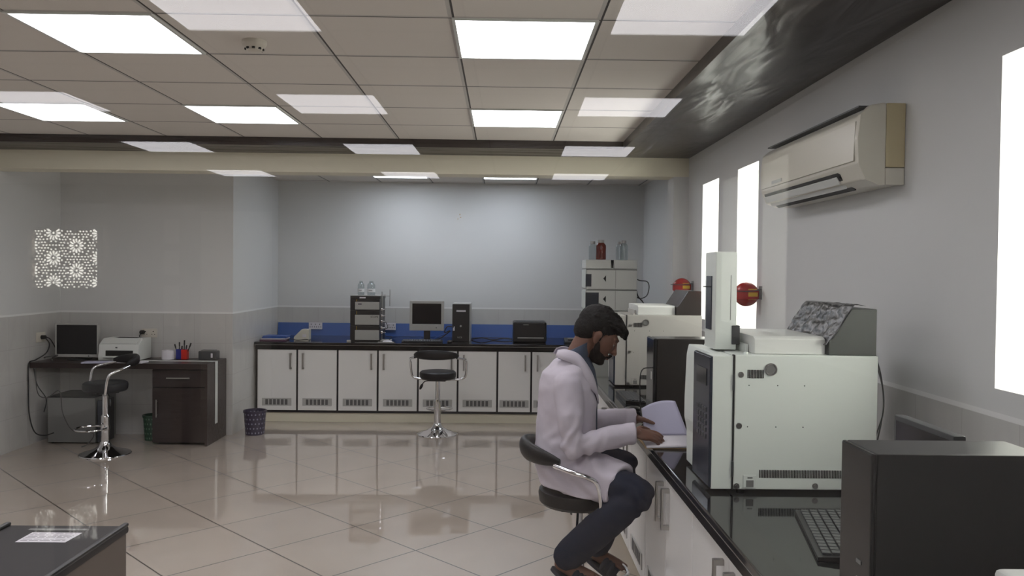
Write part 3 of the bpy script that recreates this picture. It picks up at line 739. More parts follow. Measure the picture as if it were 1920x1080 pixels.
# thin top unit
t = thing('instrument_module', 'thin black unit with a white label on top of the instrument stack', 'instrument', ((ix0+ix1)/2, iy, z), 'black and grey instrument stack')
MB().box(ix0, ix1+.005, iy, iy+.40, z+.0005, z+.034, .003).build('case', 'black', t)
MB().box(ix0+.10, ix0+.165, iy-.003, iy, z+.008, z+.022).build('label', 'paper', t)
MB().box(ix0-.004, ix1+.009, iy-.004, iy+.404, z+.034, z+.040, .002).build('top_tray', 'silver', t)
zt = z+.040
def bottle(x, y, z, r, h, body, label, group, capm='cap', lab=True, capr=.5):
    t = thing('reagent_bottle', label, 'bottle', (x, y, z), group)
    MB().lathe([(r*.95, 0), (r, .006), (r, h*.70), (r*.93, h*.76), (r*.66, h*.83), (r*.56, h*.86), (r*.56, h*.90)], (x, y, z+.0005), n=28).build('glass', body, t)
    MB().cyl((x, y, z+h*.86), (x, y, z+h), r*capr, n=20).build('cap', capm, t)
    if lab:
        MB().lathe([(r*1.01, h*.22), (r*1.015, h*.23), (r*1.015, h*.45), (r*1.01, h*.46)], (x, y, z), n=28).build('label', 'liquid', t)
        MB().box(x-r*.5, x+r*.4, y-r*1.04, y-r*.9, z+h*.33, z+h*.36).build('writing', 'dgrey', t)
bottle(bx(678, 8.75), 8.75, zt, .036, .155, 'clear', 'clear glass bottle on the black instrument stack, left one of two', 'bottles on the black instrument stack', 'clear')
bottle(bx(697, 8.75), 8.75, zt, .043, .155, 'clear', 'wider clear glass bottle on the black instrument stack, right one of two', 'bottles on the black instrument stack', 'clear')
# clamp stand with burette-like fittings
sx = bx(716, 8.72)+.008
t = thing('clamp_stand', 'chrome rod stand with fittings beside the black instrument stack', 'stand', (sx, 8.72, BT))
MB().box(sx-.008, sx+.10, 8.66, 8.80, BT+.0005, BT+.012, .003).build('base', 'silver', t)
MB().cyl((sx, 8.72, BT+.01), (sx, 8.72, BT+.535), .006).build('rod', 'satin', t)
MB().cyl((sx, 8.72, BT+.49), (sx+.085, 8.72, BT+.49), .004).build('arm', 'satin', t)
MB().cyl((sx+.085, 8.72, BT+.38), (sx+.085, 8.72, BT+.56), .0045).build('cross_rod', 'satin', t)
for zz in (.08, .13, .20, .26, .33): MB().box(sx-.014, sx+.014, 8.695, 8.72, BT+zz, BT+zz+.026, .005).cyl((sx+.01, 8.69, BT+zz+.013), (sx+.045, 8.69, BT+zz+.013), .005).build('clamp', 'chrome', t)
tag(MB().tube([(sx+.04, 8.69, BT+.22), (sx+.07, 8.68, BT+.15), (sx+.03, 8.67, BT+.12), (sx+.05, 8.66, BT+.06), (sx+.12, 8.65, BT+.05), (sx+.09, 8.64, BT+.02)], .0035).build('tubing', 'cable'), 'thin black tubing drooping from the chrome rod stand', 'tubing')
tag(MB().lathe([(.05, 0), (.052, .004), (.045, .014), (.001, .018)], (bx(728, 8.56), 8.56, BT+.0005)).build('dish', 'paper'), 'small white dish on the back bench beside the chrome stand', 'dish')
tag(MB().box(bx(655, 8.6), bx(663, 8.6)-.005, 8.50, 8.53, BT+.0005, BT+.022, .003).build('adapter', 'silver'), 'small silver block at the left foot of the black instrument stack', 'adapter')
tag(MB().box(bx(712, 8.55), bx(742, 8.55), 8.47, 8.50, BT+.0005, BT+.010, .002).build('paper_note', 'silver'), 'flat silvery strip lying at the front of the bench beside the instrument stack', 'strip')
# monitor, keyboard, mouse, computer, printer
monitor('monitor', 'silver framed square monitor on the back bench, screen off', bx(801.5, 8.75), 8.75, BT, .375, .325, .965, 'silver', .072, bez=.03)
def keyboard(label, cx, cy, z, w, d, rz, rows=5, cols=15, ks='keyd'):
    t = thing('keyboard', label, 'keyboard', (cx, cy, z))
    MB().prism([(-d/2, .001), (d/2, .001), (d/2, .024), (-d/2, .012)], -w/2, w/2, 'x').xf(Matrix.Translation((cx, cy, z))).build('case', 'black', t)
    k = MB(); cw = (w-.03)/cols; rd = (d-.03)/rows
    for r in range(rows):
        for c in range(cols):
            x = -w/2+.015+c*cw; y = -d/2+.013+r*rd; zz = .012+.012*(y+d/2)/d
            k.box(cx+x+.0015, cx+x+cw-.0015, cy+y+.0015, cy+y+rd-.0015, z+zz, z+zz+.007, .0015, seg=1)
    k.build('keys', ks, t); t.rotation_euler = (0, 0, rz); return t
keyboard('black keyboard lying before the square monitor on the back bench', bx(793, 8.58), 8.585, BT, .43, .14, 0)
t = thing('computer_mouse', 'black mouse on the back bench right of the keyboard', 'mouse', (bx(845, 8.55), 8.55, BT)); MB().ell((bx(845, 8.55), 8.55, BT+.012), (.03, .05, .02)).build('shell', 'black', t)
cx0, cx1, cy = bx(849, 8.72), bx(881, 8.72), 8.72
t = thing('computer_tower', 'black upright computer tower on the back bench, right of the square monitor', 'computer', ((cx0+cx1)/2, cy, BT))
MB().box(cx0, cx1+.01, cy+.012, cy+.43, BT+.0005, BT+.415, .004).build('case', 'silver', t)
MB().box(cx0, cx1, cy-.004, cy+.012, BT+.0005, BT+.408, .006).build('front_panel', 'black', t)
MB().box(cx0+.045, cx1-.04, cy-.006, cy-.003, BT+.325, BT+.343).build('label', 'paper', t)
text('NCR', 'lettering', .026, ((cx0+cx1)/2-.01, cy-.006, BT+.045), FRONT, 'silver', t)
MB().cyl(((cx0+cx1)/2, cy-.012, BT+.17), ((cx0+cx1)/2, cy-.003, BT+.17), .011).build('power_button', 'silver', t)
tag(MB().tube([(cx0+.02, 8.69, BT+.16), (cx0-.05, 8.68, BT+.165), (cx0-.08, 8.69, BT+.10), (cx0-.02, 8.68, BT+.12), (cx0-.12, 8.69, BT+.04), (cx0-.2, 8.69, BT+.02)], .006).build('cable', 'cable'), 'black cable between the monitor and the computer on the back bench', 'cable')
tag(MB().tube([(cx0+.01, 8.70, BT+.13), (cx0-.06, 8.70, BT+.09), (cx0-.16, 8.70, BT+.05), (cx0-.22, 8.72, BT+.01)], .005).build('cable', 'bluef'), 'blue cable trailing from the black computer on the back bench', 'cable')
tag(MB().box(cx0+.01, cx0+.028, cy-.03, cy-.006, BT+.12, BT+.165, .002).build('usb_stick', 'paper'), 'white and blue stick plugged into the front of the black computer', 'usb stick')
tag(MB().tube([(bx(885, 8.9), 8.95, BT+.006), (bx(905, 8.9), 8.9, BT+.03), (bx(925, 8.9), 8.92, BT+.006), (bx(945, 8.9), 8.98, BT+.02), (bx(962, 8.9), 8.95, BT+.01)], .006).build('cable', 'cable'), 'black cable lying between the computer and the black printer', 'cable')
qx0, qx1, qy = bx(963, 8.72), bx(1026, 8.72), 8.68
t = thing('laser_printer', 'black laser printer on the back bench, left of the seated man\'s head', 'printer', ((qx0+qx1)/2, qy, BT))
MB().box(qx0, qx1, qy, qy+.32, BT+.002, BT+.225, .02).build('body', 'black', t)
MB().box(qx0+.03, qx1-.03, qy+.04, qy+.26, BT+.223, BT+.228, .002).build('top_lid', 'dgrey', t)
MB().box(qx0+.05, qx1-.03, qy-.006, qy+.004, BT+.045, BT+.058).build('slot_trim', 'silver', t)
MB().box(qx0+.11, qx0+.17, qy-.002, qy+.002, BT+.19, BT+.197).build('badge', 'silver', t)
t = thing('desk_telephone', 'low dark device lying on the back bench right of the black printer', 'telephone', (bx(1078, 8.7), 8.7, BT))
MB().prism([(8.62, BT+.001), (8.80, BT+.001), (8.80, BT+.05), (8.62, BT+.02)], bx(1060, 8.7), bx(1097, 8.7), 'x', b=.004).build('body', 'dgrey', t)
MB().box(bx(1066, 8.7), bx(1080, 8.7), 8.66, 8.76, BT+.036, BT+.052, .004).build('handset', 'grey', t)
# hooks on back wall
tag(MB().box(-.495, -.485, Y_BACK-.012, Y_BACK-.001, 2.27, 2.285).box(-.515, -.51, Y_BACK-.012, Y_BACK-.001, 2.215, 2.235).box(-.49, -.475, Y_BACK-.006, Y_BACK-.001, 2.24, 2.25).build('wall_anchor', 'tan'), 'small brown wall anchors left high on the back wall', 'wall anchor')

# ------------------------------------------------------------------ gas chromatograph style instruments on the right bench
def instrument(x0, y0, z0, label, body, det, film, tower):
    t = thing('laboratory_instrument', label, 'laboratory instrument', (x0, y0, z0))
    D, Wd, H = .44, .585, .475
    X = lambda u: x0+u
    Yv = lambda v: y0+v
    z = z0+.012
    ft = MB()
    for u in (.12, .50):
        for v in (.05, D-.05): ft.cyl((X(u), Yv(v), z0), (X(u), Yv(v), z), .015, n=12)
    ft.build('feet', 'black', t)
    MB().box(X(.078), X(Wd), Yv(0), Yv(D), z, z+H, .005).build('body', body, t)
    # front door with bulged control face
    prof = [(.076, z), (.076, z+H-.004), (.018, z+H-.002), (.010, z+H-.04), (.004, z+H*.55), (.004, z+H*.38), (.014, z+H*.28), (.016, z)]
    MB().prism([(X(a), b) for a, b in prof], Yv(.09), Yv(D), 'y', b=.004).build('front_door', body, t)
    MB().box(X(.0), X(.074), Yv(0.002), Yv(.09), z, z+H-.004, .004).build('front_edge', body, t)
    cp = MB().prism([(X(.002), z+.002), (X(.002), z+H-.006), (X(-.010), z+H-.01), (X(-.010), z+.01)], Yv(.002), Yv(.235), 'y', b=.003).build('control_panel', 'navy', t)
    k = MB()
    for r in range(5):
        for c in range(4): k.box(X(-.0125), X(-.009), Yv(.04+c*.034), Yv(.065+c*.034), z+.17+r*.024, z+.186+r*.024)
    k.build('keypad', 'dgrey', cp)
    MB().box(X(-.0125), X(-.009), Yv(.04), Yv(.18), z+.36, z+.42).build('display', 'screen', cp)
    # side details on the near face
    yy = Yv(0)
    MB().box(X(.0742), X(.0785), yy-.001, yy+.02, z, z+H).build('door_gap', 'slot', t)
    for zz in (.35, .045): MB().box(X(.071), X(.079), yy-.003, yy+.002, z+zz, z+zz+.055, .001).build('hinge', 'dgrey', t)
    s = MB()
    for q in range(11): s.box(X(.123+q*.0054), X(.1262+q*.0054), yy-.0012, yy+.001, z+.393, z+.423)
    s.build('upper_vent', 'slot', t)
    s = MB()
    for q in range(66): s.box(X(.170+q*.0056), X(.1733+q*.0056), yy-.0012, yy+.001, z+.042, z+.070)
    s.build('lower_vent', 'slot', t)
    s = MB()
    for u, v in ((.129, .368), (.230, .368), (.325, .368), (.126, .222), (.226, .222), (.322, .222)): s.cyl((X(u), yy-.0008, z+v), (X(u), yy+.001, z+v), .0022, n=8)
    s.build('holes', 'slot', t)
    for u, v in ((.1, .405), (.096, .225), (.091, .006+.006), (.369, .014)):
        MB().cyl((X(u), yy-.001, z+v), (X(u), yy, z+v), .0105, n=16).cyl((X(u), yy-.004, z+v), (X(u), yy, z+v), .0055, n=12).build('screw', 'satin', t)
    c = (X(.205), yy, z+.425)
    p = MB(); p.lathe([(.022, 0), (.022, .004), (.017, .004), (.017, .001), (.001, .001)], c, n=24, axis=(0, -1, 0)); p.build('port_ring', 'satin', t)
    MB().cyl((X(.205), yy-.0018, z+.425), (X(.205), yy-.001, z+.425), .0165, n=24).build('port_glass', 'grey', t)
    sw = MB().box(X(.114), X(.160), yy-.003, yy, z+.006, z+.052, .002).build('switch_plate', body, t)
    MB().box(X(.124), X(.150), yy-.0045, yy-.002, z+.010, z+.034, .001).build('switch', 'grey', sw)
    MB().box(X(.128), X(.146), yy-.004, yy-.002, z+.041, z+.044).build('switch_mark', 'dgrey', sw)
    # top: injector cover and detector
    zt = z+H
    MB().prism([(Yv(.03), zt), (Yv(.42), zt), (Yv(.42), zt+.064), (Yv(.05), zt+.064), (Yv(.03), zt+.055)], X(.155), X(.408), 'x', b=.004).build('injector_cover', 'white', t)
    MB().box(X(.140), X(.153), Yv(.09), Yv(.36), zt, zt+.030, .003).cyl((X(.125), Yv(.03), zt), (X(.125), Yv(.03), zt+.008), .008).build('injector_block', body, t)
    MB().prism([(X(.412), zt), (X(.582), zt), (X(.582), zt+.165), (X(.492), zt+.165), (X(.425), zt+.06), (X(.412), zt+.055)], Yv(.01), Yv(.43), 'y', b=.004).build('detector_housing', det, t)
    MB().box(X(.582), X(.592), Yv(.05), Yv(.40), zt+.02, zt+.07, .003).build('rear_bracket', 'dgrey', t)
    if film:
        g = MB(); vs = []; fs = []; nu, nv = 40, 44
        pth, _ = crom([Vector((X(.40), 0, zt+.035)), Vector((X(.427), 0, zt+.070)), Vector((X(.46), 0, zt+.122)), Vector((X(.492), 0, zt+.172)), Vector((X(.535), 0, zt+.174))], 10)
        for i in range(nu+1):
            p = pth[min(i, len(pth)-1)]
            for j in range(nv+1):
                yv = Yv(-.006+.445*j/nv); q = Vector((p.x, yv, p.z))
                dsp = .007*noise.noise(Vector((q.x*30, q.y*16, q.z*30)))+.004*noise.noise(q*70)
                q += Vector((-.7, 0, .7))*(dsp+.006)
                if j < 6: q.y += .0; 
                vs.append(q)
        for i in range(nu):
            for j in range(nv): a = i*(nv+1)+j; fs.append((a, a+1, a+nv+2, a+nv+1))
        g.add(vs, fs)
        # flap hanging down the near side
        o = g.build('plastic_film_cover', 'film', t, smooth=60)
        so = o.modifiers.new('s', 'SOLIDIFY'); so.thickness = .0008
        reg()
    else:
        MB().prism([(X(.43), zt+.062), (X(.475), zt+.132), (X(.472), zt+.134), (X(.427), zt+.064)], Yv(.12), Yv(.30), 'y').build('detector_window', 'brownblack', t)
    return t, zt
M['film'] = mat('crinkled_plastic_film', (40, 42, 45), .22, spec=.7, bump=.9, scale=60, bscale=55, var=.35)
A, zt = instrument(.745, 2.79, BT, 'large grey-white laboratory instrument nearest on the right bench, under the tall sampler tower', 'instr', 'dgreen', True, True)
B, zt2 = instrument(.772, 5.37, BT, 'farther light grey laboratory instrument on the right bench, behind the seated man\'s head', 'instr2', 'brownblack', False, False)
# sampler tower
t = thing('sampler_tower', 'tall narrow white sampler tower standing on the nearest instrument', 'sampler tower', (.82, 3.0, zt))
tx0, tx1, ty0, ty1 = .788, .868, 2.93, 3.08
zb, z1 = zt+.004, zt+.365
MB().box(tx0, tx1, ty0, ty1, zb, z1, .005).build('housing', 'instr', t)
MB().box(tx0-.004, tx0+.002, ty0+.045, ty1-.03, zb+.07, z1-.09, .002).build('front_window', 'navy', t)
MB().box(tx0+.056, tx0+.058, ty0-.0012, ty0+.001, zb+.11, zb+.275).build('side_groove', 'grey', t)
MB().box(tx1-.018, tx1+.012, ty0-.004, ty0+.05, zb+.02, zb+.09, .003).build('mounting_bracket', 'dgrey', t)
MB().cyl((tx0+.03, ty0+.08, zt), (tx0+.03, ty0+.08, zb+.002), .02).build('post', 'dgrey', t)
MB().cyl((tx0-.028, ty0+.07, z1-.13), (tx0, ty0+.07, z1-.13), .0022).build('latch', 'slot', t)
# hoses behind nearest instrument
for k, (pts, lb) in enumerate((([(1.315, 3.0, zt-.02), (1.35, 3.0, zt-.07), (1.385, 3.02, zt-.20), (1.36, 3.02, zt-.36), (1.33, 3.0, zt-.42), (1.32, 2.98, BT+.03)], 'outer thin grey hose looping down behind the nearest instrument'),
        ([(1.315, 2.95, zt-.01), (1.34, 2.95, zt-.10), (1.35, 2.95, zt-.22), (1.325, 2.96, zt-.33), (1.32, 2.97, BT+.06)], 'inner thin grey hose running down the back of the nearest instrument'),
        ([(1.315, 2.90, BT+.16), (1.345, 2.9, BT+.12), (1.36, 2.88, BT+.06), (1.37, 2.85, BT+.012)], 'short black cable curling behind the nearest instrument'))):
    tag(MB().tube([(p[0]+.078+.01*(k == 2), p[1], p[2]) for p in pts], .0028 if k < 2 else .004).build('hose' if k < 2 else 'cable', 'tube' if k < 2 else 'cable'), lb, 'hose' if k < 2 else 'cable')
# brown-black computer tower between the instruments
t = thing('computer_tower', 'glossy brown-black computer tower on the right bench between the two instruments', 'computer', (.9, 4.15, BT))
MB().box(.806, 1.22, 4.10, 4.28, BT+.008, BT+.432, .008).build('case', 'brownblack', t)
fr = MB().box(.786, .806, 4.095, 4.285, BT+.006, BT+.434, .008).build('front_panel', 'blackg', t)
MB().box(.784, .7865, 4.12, 4.15, BT+.22, BT+.26).build('drive_button', 'silver', fr)
tag(MB().tube([(.785, 4.13, BT+.28), (.735, 4.12, BT+.27), (.72, 4.1, BT+.20), (.73, 4.09, BT+.02), (.77, 4.08, BT+.006)], .003).build('cable', 'cable'), 'thin black lead looping from the brown-black computer tower', 'cable')
keyboard('black keyboard lying before the farther instrument on the right bench', .80, 4.85, BT, .40, .13, PI/2)
t = thing('computer_mouse', 'blue-lit dark mouse on the right bench before the brown-black computer', 'mouse', (.74, 4.42, BT)); MB().ell((.74, 4.42, BT+.014), (.05, .03, .018)).build('shell', 'black', t)
# HPLC stack in the far corner
hx0, hx1, hy0, hy1 = .78, 1.26, 7.40, 7.75
z = BT
for k, (h, lb) in enumerate(((.21, 'lowest module of the white instrument stack in the far right corner'), (.21, 'second lowest module of the white instrument stack in the far right corner'), (.195, 'white module with a large dark window in the stack of the far right corner'), (.19, 'white module with a small dark window, below the bottle tray in the far right corner'))):
    t = thing('instrument_module', lb, 'instrument', (1.0, 7.5, z), 'white instrument stack')
    MB().box(hx0+.012, hx1, hy0, hy1, z+.001, z+h-.001, .006).build('case', 'white', t)
    MB().box(hx0, hx0+.012, hy0+.003, hy1-.003, z+.012, z+h-.012, .006).build('front_cover', 'instr', t)
    MB().box(hx0+.005, hx1-.002, hy0-.002, hy0+.001, z+h-.012, z+h-.004).build('seam', 'grey', t)
    if k >= 2:
        w_ = .055 if k == 3 else .125; b = MB().box(hx0+.002, hx0+w_, hy0-.003, hy0+.001, z+.025 if k == 3 else z+.01, z+h-.05 if k == 3 else z+h-.03)
        b.build('window', 'navy', t)
        MB().prism([(hx0+.165, z+h-.09), (hx0+.19, z+h-.06), (hx0+.19, z+h-.12)], hy0-.004, hy0+.001, 'y').build('mark', 'slot', t)
    MB().box(hx0+.278, hx0+.281, hy0-.0015, hy0+.001, z+.01, z+h-.014).build('panel_line', 'grey', t)
    z += h
t = thing('solvent_tray', 'white tray with a dark notch holding four bottles on top of the white instrument stack', 'tray', (1.0, 7.5, z))
MB().box(hx0, hx0+.235, hy0, hy1, z+.001, z+.085, .008).box(hx0+.265, hx1, hy0, hy1, z+.001, z+.085, .008).box(hx0+.23, hx0+.27, hy0+.03, hy1, z+.001, z+.07).build('tray', 'white', t)
MB().prism([(hx0+.237, z+.083), (hx0+.263, z+.083), (hx0+.256, z+.01), (hx0+.246, z+.01)], hy0+.02, hy0+.028, 'y').build('notch', 'slot', t)
z += .085
for px, mk, r, h, lb, yy in ((1111, 'clear', .038, .175, 'clear glass bottle with a grey cap, left of the amber bottle', 7.58), (1126.5, 'amber', .047, .185, 'amber brown glass bottle on top of the white instrument stack', 7.50),
                         (1162, 'clear', .040, .175, 'clear glass bottle on the white instrument stack, second from the right', 7.60), (1169, 'clear', .040, .182, 'rightmost clear glass bottle on the white instrument stack', 7.50)):
    bottle(bx(px, yy), yy, z, r, h, mk, lb, 'solvent bottles on the white stack', 'cap', lab=False, capr=.62)
tag(MB().tube([(1.262, 7.5, z-.17), (1.30, 7.5, z-.19), (1.37, 7.5, z-.20), (1.39, 7.5, z-.25), (1.37, 7.5, z-.33), (1.31, 7.5, z-.36), (1.264, 7.5, z-.34)], .005).build('cable', 'greyc'), 'grey cable bowing out of the side of the white instrument stack', 'cable')
tag(MB().tube([(1.262, 7.45, z-.28), (1.28, 7.45, z-.34), (1.33, 7.45, z-.40), (1.36, 7.45, z-.50), (1.35, 7.45, z-.80), (1.33, 7.45, BT+.006)], .006).build('cable', 'cable'), 'black cable running down beside the white instrument stack', 'cable')

# ------------------------------------------------------------------ red fire balls, air conditioner
def fireball(y, zc, label):
    t = thing('fire_extinguishing_ball', label, 'fire extinguisher ball', (XR, y, zc), 'red fire extinguishing balls')
    cx = XR-.088
    MB().ell((cx, y, zc), (.073, .073, .073), sub=4).build('ball', 'red', t)
    MB().lathe([(.0735, -.028), (.0742, -.02), (.0742, .022), (.0735, .028)], (cx, y, zc), n=40, axis=(0, 0, 1)).build('band', 'red', t)
    l = MB(); vs = []; fs = []; n = 12
    for i in range(n+1):
        a = math.radians(-98+52*i/n)
        for q in range(7):
            ph = -.42+.88*q/6; rr = .0752
            vs.append((cx+rr*math.cos(a)*math.cos(ph), y+rr*math.sin(a)*math.cos(ph), zc+rr*math.sin(ph)))
    for i in range(n):
        for q in range(6): p = i*7+q; fs.append((p, p+7, p+8, p+1))
    o = MB().add(vs, fs).build('label', 'yellow', t)
    s = o.modifiers.new('s', 'SOLIDIFY'); s.thickness = .0006
    MB().box(XR-.004, XR-.001, y-.03, y+.03, zc-.03, zc+.05, .001).build('bracket_plate', 'grey', t)
    MB().tube([(XR-.004, y-.02, zc+.03), (XR-.09, y-.085, zc+.02), (XR-.178, y, zc+.02), (XR-.09, y+.085, zc+.02), (XR-.004, y+.02, zc+.03)], .0025).build('wire_holder', 'dgrey', t)
fireball(4.77, 1.50, 'red fire extinguishing ball with a yellow label beside the narrow window')
fireball(6.48, 1.51, 'round red fire extinguishing ball in the far right corner beside the pillar')
t = thing('air_conditioner', 'aged white split air conditioner mounted high on the right wall', 'air conditioner', (XR, 3.6, 1.97))
a0, a1 = 3.08, 4.26
prof = [(XR-.002, 1.975), (XR-.002, 2.285), (XR-.085, 2.285), (XR-.135, 2.275), (XR-.172, 2.242), (XR-.182, 2.15), (XR-.178, 2.06), (XR-.15, 1.997), (XR-.10, 1.975)]
MB().prism(prof, a0+.035, a1, 'y', b=.008).build('body', 'acw', t)
MB().prism([(XR-.075, 1.972), (XR-.075, 2.287), (XR-.088, 2.289), (XR-.138, 2.279), (XR-.176, 2.244), (XR-.186, 2.15), (XR-.181, 2.055), (XR-.152, 1.992), (XR-.10, 1.970)], a0+.003, a0+.034, 'y', b=.004).build('end_cap', 'acw', t)
MB().box(XR-.075, XR-.002, a0, a0+.034, 2.04, 2.287, .002).build('side_panel', 'acy', t)
MB().box(XR-.075, XR-.002, a0, a0+.034, 1.972, 2.037, .002).build('side_cover', 'acw', t)
MB().prism([(XR-.1855, 2.068), (XR-.1795, 2.222), (XR-.174, 2.222), (XR-.179, 2.068)], a0+.04, a1-.03, 'y', b=.001).build('front_panel', 'acw', t)
MB().prism([(XR-.168, 2.018), (XR-.178, 2.040), (XR-.10, 2.0), (XR-.10, 1.970)], a0+.20, a1-.06, 'y').build('outlet', 'slot', t)
for kk in (0, 1): MB().prism([(XR-.176+.028*kk, 2.022-.020*kk), (XR-.173+.028*kk, 2.026-.020*kk), (XR-.156+.028*kk, 2.0-.018*kk), (XR-.159+.028*kk, 1.996-.018*kk)], a0+.22, a1-.05, 'y').build('louvre', 'white', t)
MB().box(XR-.15, XR-.02, a0+.08, a1-.02, 2.286, 2.292).build('top_grille', 'dgrey', t)
MB().box(XR-.1875, XR-.183, 3.92, 4.06, 2.078, 2.094).build('badge', 'silver', t)

# ------------------------------------------------------------------ near right: computer tower, monitor, keyboard, white device
t = thing('computer_tower', 'large matt black computer tower at lower right, nearest on the right bench', 'computer', (.95, 1.72, BT))
zt_ = 1.247
MB().box(.789, 1.15, 1.652, 1.80, BT+.006, zt_, .003).build('case', 'black', t)
fr = MB().box(.777, .789, 1.652, 1.80, BT+.006, zt_, .004).build('front_panel', 'blackg', t)
MB().box(.7755, .778, 1.69, 1.712, BT+.15, BT+.158).build('drive_button', 'grey', fr)
MB().box(.7755, .778, 1.70, 1.71, BT+.105, BT+.12).build('power_button', 'silver', fr)
f = MB()
for x in (.80, 1.10):
    for y in (1.67, 1.78): f.cyl((x, y, BT), (x, y, BT+.007), .01, n=10)
f.build('feet', 'black', t)
t = thing('monitor', 'dark monitor seen edge-on behind the large black computer tower, near the right wall', 'monitor', (1.12, 1.96, BT))
MB().box(1.045, 1.075, 1.66+.16, 2.10, .95, 1.253, .004).build('housing', 'dgrey', t)
MB().box(1.0435, 1.0455, 1.83, 2.085, .965, 1.24).build('screen', 'screen', t)
MB().box(1.075, 1.10, 1.93, 1.99, BT+.012, 1.10, .003).lathe([(.10, 0), (.10, .008), (.001, .012)], (1.09, 1.96, BT+.0005)).build('stand', 'black', t)
kb = keyboard('black keyboard with shiny keys on the right bench, beside the large black computer tower', .985, 2.32, BT, .44, .16, -PI/2-.22, ks='keys')
t = thing('white_device', 'white device corner poking into the photo at the bottom right', 'device', (1.0, 1.3, BT))
MB().box(.865, 1.15, 1.15, 1.38, BT+.001, 1.113, .012).build('body', 'white', t)
# lower left box
t = thing('equipment_box', 'dark topped equipment box with a white label sheet at the bottom left corner', 'equipment box', (-1.2, 2.0, 0))
bx0, bx1, by0, by1, bz = -1.43, -1.075, 1.25, 2.33, .868
MB().box(bx0+.006, bx1-.006, by0, by1-.004, .03, bz-.02, .004).build('body', 'brownbox', t)
tp = MB().box(bx0, bx1, by0, by1, bz-.02, bz, .006).build('top', 'boxtop', t)
MB().box(bx1-.016, bx1, by0, by1, bz-.002, bz+.010, .005).box(bx0, bx0+.016, by0, by1, bz-.002, bz+.010, .005).build('raised_edge', 'black', tp)
MB().box(bx0+.09, bx1-.10, by1-.05, by1-.035, bz, bz+.0012).build('recess_strip', 'grey', tp)
o = MB(); o.prism([(-1.315, by1-.15), (-1.18, by1-.15), (-1.175, by1-.07), (-1.315, by1-.07)], bz+.0003, bz+.0012, 'z')
sh = o.build('label_sheet', 'paper', t)
pr = MB(); random.seed(3)
for r in range(6):
    x = -1.308; yv = by1-.078-r*.0115
    while x < -1.19:
        w_ = random.uniform(.008, .03); pr.box(x, min(x+w_, -1.187), yv-.003, yv, bz+.0011, bz+.0014); x += w_+.005
pr.build('printed_text', 'grey', sh)
f = MB()
for x in (bx0+.04, bx1-.04):
    for y in (by0+.05, by1-.05): f.cyl((x, y, 0), (x, y, .032), .02, n=12)
f.build('feet', 'black', t)
# ------------------------------------------------------------------ the seated man (faces +x; his right side towards the camera)
man = thing('person', 'seated man in a white coat and dark trousers looking down at an open book', 'person', (.36, 3.70, .63))
V = Vector
hipc = V((.335, 3.70, .745))
R_h, L_h = V((.345, 3.60, .735)), V((.345, 3.80, .735))
R_k, L_k = V((.592, 3.37, .682)), V((.598, 3.82, .705))
R_a, L_a = V((.305, 3.50, .365)), V((.475, 3.80, .315))
R_s, L_s = V((.300, 3.525, 1.105)), V((.315, 3.875, 1.11))
R_e, L_e = V((.335, 3.475, .865)), V((.41, 3.92, .89))
R_w, L_w = V((.590, 3.500, .915)), V((.640, 3.80, .925))
neck0, headc = V((.335, 3.70, 1.19)), V((.452, 3.70, 1.325))
HR = Matrix.Rotation(math.radians(33), 3, 'Y')            # head pitched down
def hp(x, y, z): return headc+HR @ V((x, y, z))
SK = MB()
# head
SK.ell(hp(-.022, 0, .038), (.094, .074, .084), HR)
SK.ell(hp(.030, 0, -.005), (.062, .064, .080), HR)
SK.ell(hp(.034, 0, -.060), (.052, .050, .050), HR)
SK.ell(hp(.060, 0, -.088), (.026, .024, .022), HR)
SK.ell(hp(.074, 0, .030), (.020, .052, .014), HR)          # brow
SK.caps([hp(.086, 0, .018), hp(.100, 0, -.012), hp(.108, 0, -.026)], [.008, .0105, .013], 12)
for s in (1, -1):
    SK.ell(hp(.098, s*.011, -.030), (.010, .009, .008), HR)
    SK.ell(hp(.062, s*.036, -.016), (.020, .018, .018), HR)  # cheek
    SK.ell(hp(-.012, s*.072, -.008), (.016, .008, .029), HR @ Matrix.Rotation(-.2, 3, 'Y'))   # ear
    SK.ell(hp(-.010, s*.079, .008), (.017, .005, .018), HR)
    SK.ell(hp(-.006, s*.074, -.030), (.008, .006, .010), HR)
SK.ell(hp(.088, 0, -.054), (.012, .022, .006), HR); SK.ell(hp(.086, 0, -.066), (.012, .019, .007), HR)
# neck and trunk under the clothes
SK.caps([neck0+V((-.02, 0, -.03)), neck0+V((.025, 0, .045)), hp(-.035, 0, -.045)], [.062, .056, .056], 20)
SK.loft([((.30, 3.7, 1.19), (.05, 0, 0), (0, .09, 0)), ((.305, 3.7, 1.13), (.09, 0, 0), (0, .165, 0)), ((.30, 3.7, 1.0), (.10, 0, 0), (0, .15, 0)), ((.30, 3.7, .86), (.10, 0, 0), (0, .145, 0)), ((.32, 3.7, .75), (.10, 0, 0), (0, .155, 0)), ((.33, 3.7, .69), (.08, 0, 0), (0, .13, 0))])
for s_, e_, w_ in ((R_s, R_e, R_w), (L_s, L_e, L_w)): SK.caps([s_, (s_+e_)/2, e_, (e_+w_)/2, w_], [.05, .046, .040, .036, .027])
for h_, k_, a_ in ((R_h, R_k, R_a), (L_h, L_k, L_a)): SK.caps([h_, (h_+k_)/2, k_, k_.lerp(a_, .35), k_.lerp(a_, .7), a_], [.075, .066, .052, .050, .040, .034])
